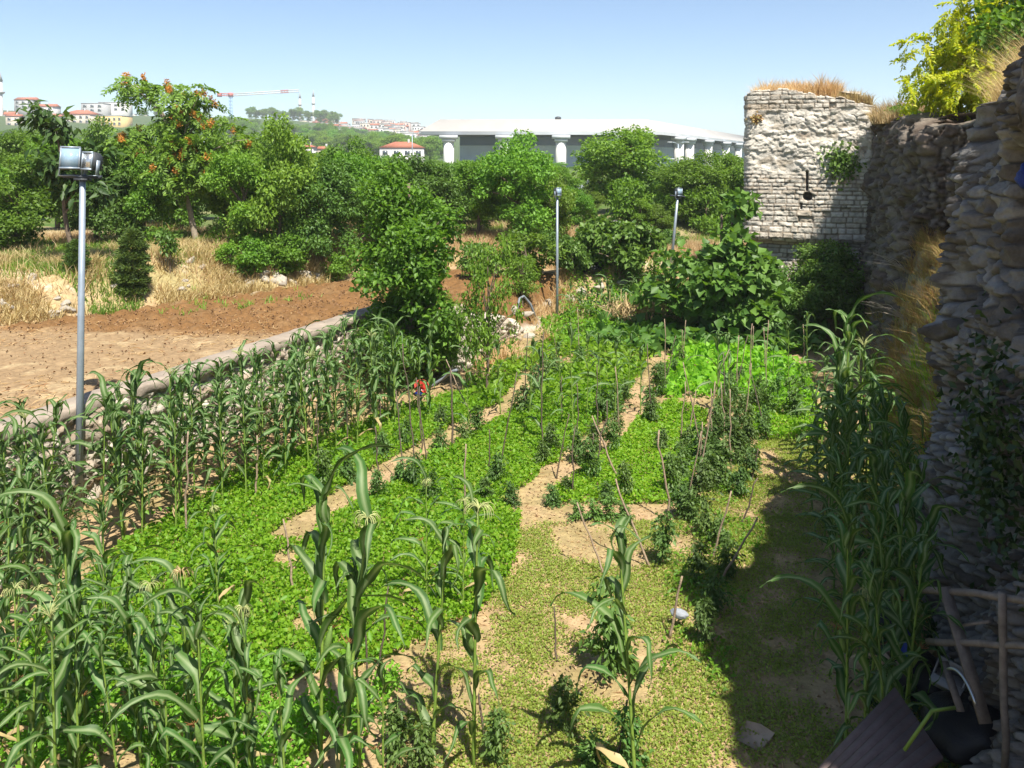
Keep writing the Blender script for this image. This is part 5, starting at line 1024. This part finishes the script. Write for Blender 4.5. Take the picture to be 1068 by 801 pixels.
# scrap heap under the near wall
def plank(p, q, wd, th_, m, lab, name='plank'):
    p, q = np.array(p), np.array(q); o = bar(MB(), np.zeros(3), q-p, wd, th_).build(name, m); o.location = p; tag(o, lab, name.replace('_', ' ')); return o
def pY(u, v, Y): return at(u, v, Y)
def pole(p, q, r, lab):
    p, q = np.array(p), np.array(q); u = np.linspace(0, 1, 7)[:, None]; o = tube(MB(), (q-p)*u+np.random.RandomState(int(r*1e4)).normal(size=(7, 3))*.008, [r, r*1.04, r*.95, r, r*.93, r*.96, r*.85], 8).build('timber_pole', M_plank, smooth=True); o.location = p; tag(o, lab, 'pole')
pole(pY(962, 614, 8.3), pY(1085, 628, 7.2), .03, 'upper horizontal timber pole in the shade against the near wall')
pole(pY(968, 667, 8.1), pY(1085, 678, 7.2), .028, 'lower horizontal timber pole in the shade against the near wall')
pole(pY(1047, 617, 7.45), pY(1047, 800, 7.45), .03, 'upright timber pole carrying the two horizontal poles')
plank(pY(985, 612, 8.0), pY(1028, 755, 7.5), .1, .025, M_plank, 'slanting grey plank leaning on the upper timber pole')
plank(pY(985, 690, 8.0), pY(1002, 742, 7.7), .06, .02, M_plank, 'short upright lath beside the slanting grey plank', 'lath')
plank(pY(1003, 652, 7.9), pY(1033, 648, 7.7), .05, .02, M_plank, 'short pale lath fixed level near the slanting plank', 'lath')
# big faded board
c0, c1, c2, c3 = pY(933, 716, 7.2), pY(984, 790, 6.5), pY(900, 850, 5.9), pY(853, 800, 6.6)
c0[2] += .0; th_ = np.array([0, 0, .025]); n_ = 8; mb = MB()
for i in range(n_):
    a, b = i/n_+.004, (i+1)/n_-.004; e = [c0+(c1-c0)*a, c0+(c1-c0)*b, c3+(c2-c3)*b, c3+(c2-c3)*a]; V = np.array(e+[x-th_ for x in e])-c0; mb.add(V, [[0, 1, 2, 3], [7, 6, 5, 4], [0, 4, 5, 1], [1, 5, 6, 2], [2, 6, 7, 3], [3, 7, 4, 0]])
o = mb.build('board_panel', M_board); o.location = c0; tag(o, 'wide faded brown board panel leaning on the scrap heap', 'board')
p = g(948, 678, .35); blob('tarp', M_blue, p, .3, (1.1, .5, .4), 11, 'dark blue tarpaulin bundle on the scrap heap', 'tarp')
p = g(960, 705, .2); blob('rubbish_bag', M_black, p, .4, (1, .9, .6), 12, 'black rubbish bag below the blue tarpaulin bundle', 'bag')
p = g(1010, 760, .25); blob('rubbish_bag', M_black, p, .42, (1, 1, .6), 13, 'black rubbish bag right of the faded board panel', 'bag')
p = g(930, 640, .2); blob('rubbish_bag', M_black, p, .33, (1, .8, .6), 14, 'small black bag at the top of the scrap heap by the wall', 'bag')
def crate_box(u, v, z, s_, m, lab, name, rz):
    p = g(u, v, z); t = thing(name, lab, 'box', p, rz); t.rotation_euler = (.5, .2, rz); w_, d_, h_ = s_; k = .012; b = MB()
    for a in ((-w_/2, w_/2, -d_/2, -d_/2+k, 0, h_), (-w_/2, w_/2, d_/2-k, d_/2, 0, h_), (-w_/2, -w_/2+k, -d_/2+k, d_/2-k, 0, h_), (w_/2-k, w_/2, -d_/2+k, d_/2-k, 0, h_), (-w_/2+k, w_/2-k, -d_/2+k, d_/2-k, 0, k)): box(b, *a)
    b.build('body', m, t); f_ = MB(); V = np.array([[-w_/2, -d_/2, h_], [w_/2, -d_/2, h_], [w_/2, -d_/2-.1, h_+.05], [-w_/2, -d_/2-.1, h_+.05], [-w_/2, -d_/2, h_-.006], [w_/2, -d_/2, h_-.006], [w_/2, -d_/2-.1, h_+.044], [-w_/2, -d_/2-.1, h_+.044]]); f_.add(V, [[0, 1, 2, 3], [7, 6, 5, 4], [1, 5, 6, 2], [3, 2, 6, 7], [0, 3, 7, 4]]); f_.build('flap', m, t)
crate_box(941, 650, .45, (.2, .16, .14), M_card, 'small torn brown carton on top of the scrap heap', 'carton', .5); crate_box(990, 712, .4, (.26, .2, .18), M_greyr, 'grey box standing among the scrap under the timber poles', 'box', -.3); crate_box(922, 698, .2, (.2, .12, .2), M_card, 'brown wooden box lid standing left of the rubbish bags', 'wooden_box', .9)
a = np.linspace(0, 1, 12)[:, None]; p0, p1, p2 = pY(988, 698, 7.6), pY(1003, 692, 7.5), pY(1018, 735, 7.3); pipe(np.array([p0*(1-x)**2+2*p1*x*(1-x)+p2*x**2 for x in a[:, 0]]), .012, M_metal, 'curved bright metal tube among the scrap', 'metal_tube')
# fallen maize stalk on the board
p0, p1, p2 = pY(943, 790, 6.4), pY(972, 750, 6.5), pY(996, 744, 6.6); pipe([p0+[0, 0, .05], p1+[0, 0, .06], p2+[0, 0, .04]], .013, M_cornstalk, 'cut green maize stalk lying across the board panel', 'stalk')
# blue cloth in the niche of the near wall
p = at(1062, 182, 8.6); blob('blue_cloth', M_blue, p+[.12, 0, 0], .17, (.8, 1, .8), 21, 'bright blue cloth stuffed in the dark niche of the near wall', 'cloth')
# far sign
p = dep(685, 201, 110); t = thing('sign', 'white and maroon sign standing by the road under the stadium', 'sign', (p[0], p[1], onz(p[0], p[1])), A); h = p[2]-onz(p[0], p[1])
for k, (z0_, z1_, m) in enumerate([(h-1.0, h+.1, bpy.data.materials['maroon_banner']), (h+.103, h+1.1, M_whitep)]): box(b := MB(), -.7, .7, -.06, .06, z0_, z1_); b.build('panel', m, t)
for x in (-.5, .5): tube(b := MB(), [[x, .1, -.2], [x, .1, h+.6]], .05, 6); b.build('post', M_galv, t)
# ------------------------------------------------------------------ the air: thin summer haze
box(hb := MB(), -1500, 1000, -160, 1700, -4, 90); hz_o = hb.build('haze', None); hm = bpy.data.materials.new('summer_haze'); hm.use_nodes = True; nn_ = hm.node_tree.nodes; nn_.remove(nn_['Principled BSDF'])
pv = nn_.new('ShaderNodeVolumePrincipled'); pv.inputs['Color'].default_value = (.9, .95, 1, 1); pv.inputs['Density'].default_value = .0003; pv.inputs['Anisotropy'].default_value = 0
hm.node_tree.links.new(pv.outputs[0], nn_['Material Output'].inputs['Volume']); hz_o.data.materials.clear(); hz_o.data.materials.append(hm); tag(hz_o, 'thin pale summer haze over the valley', 'haze', kind='stuff')
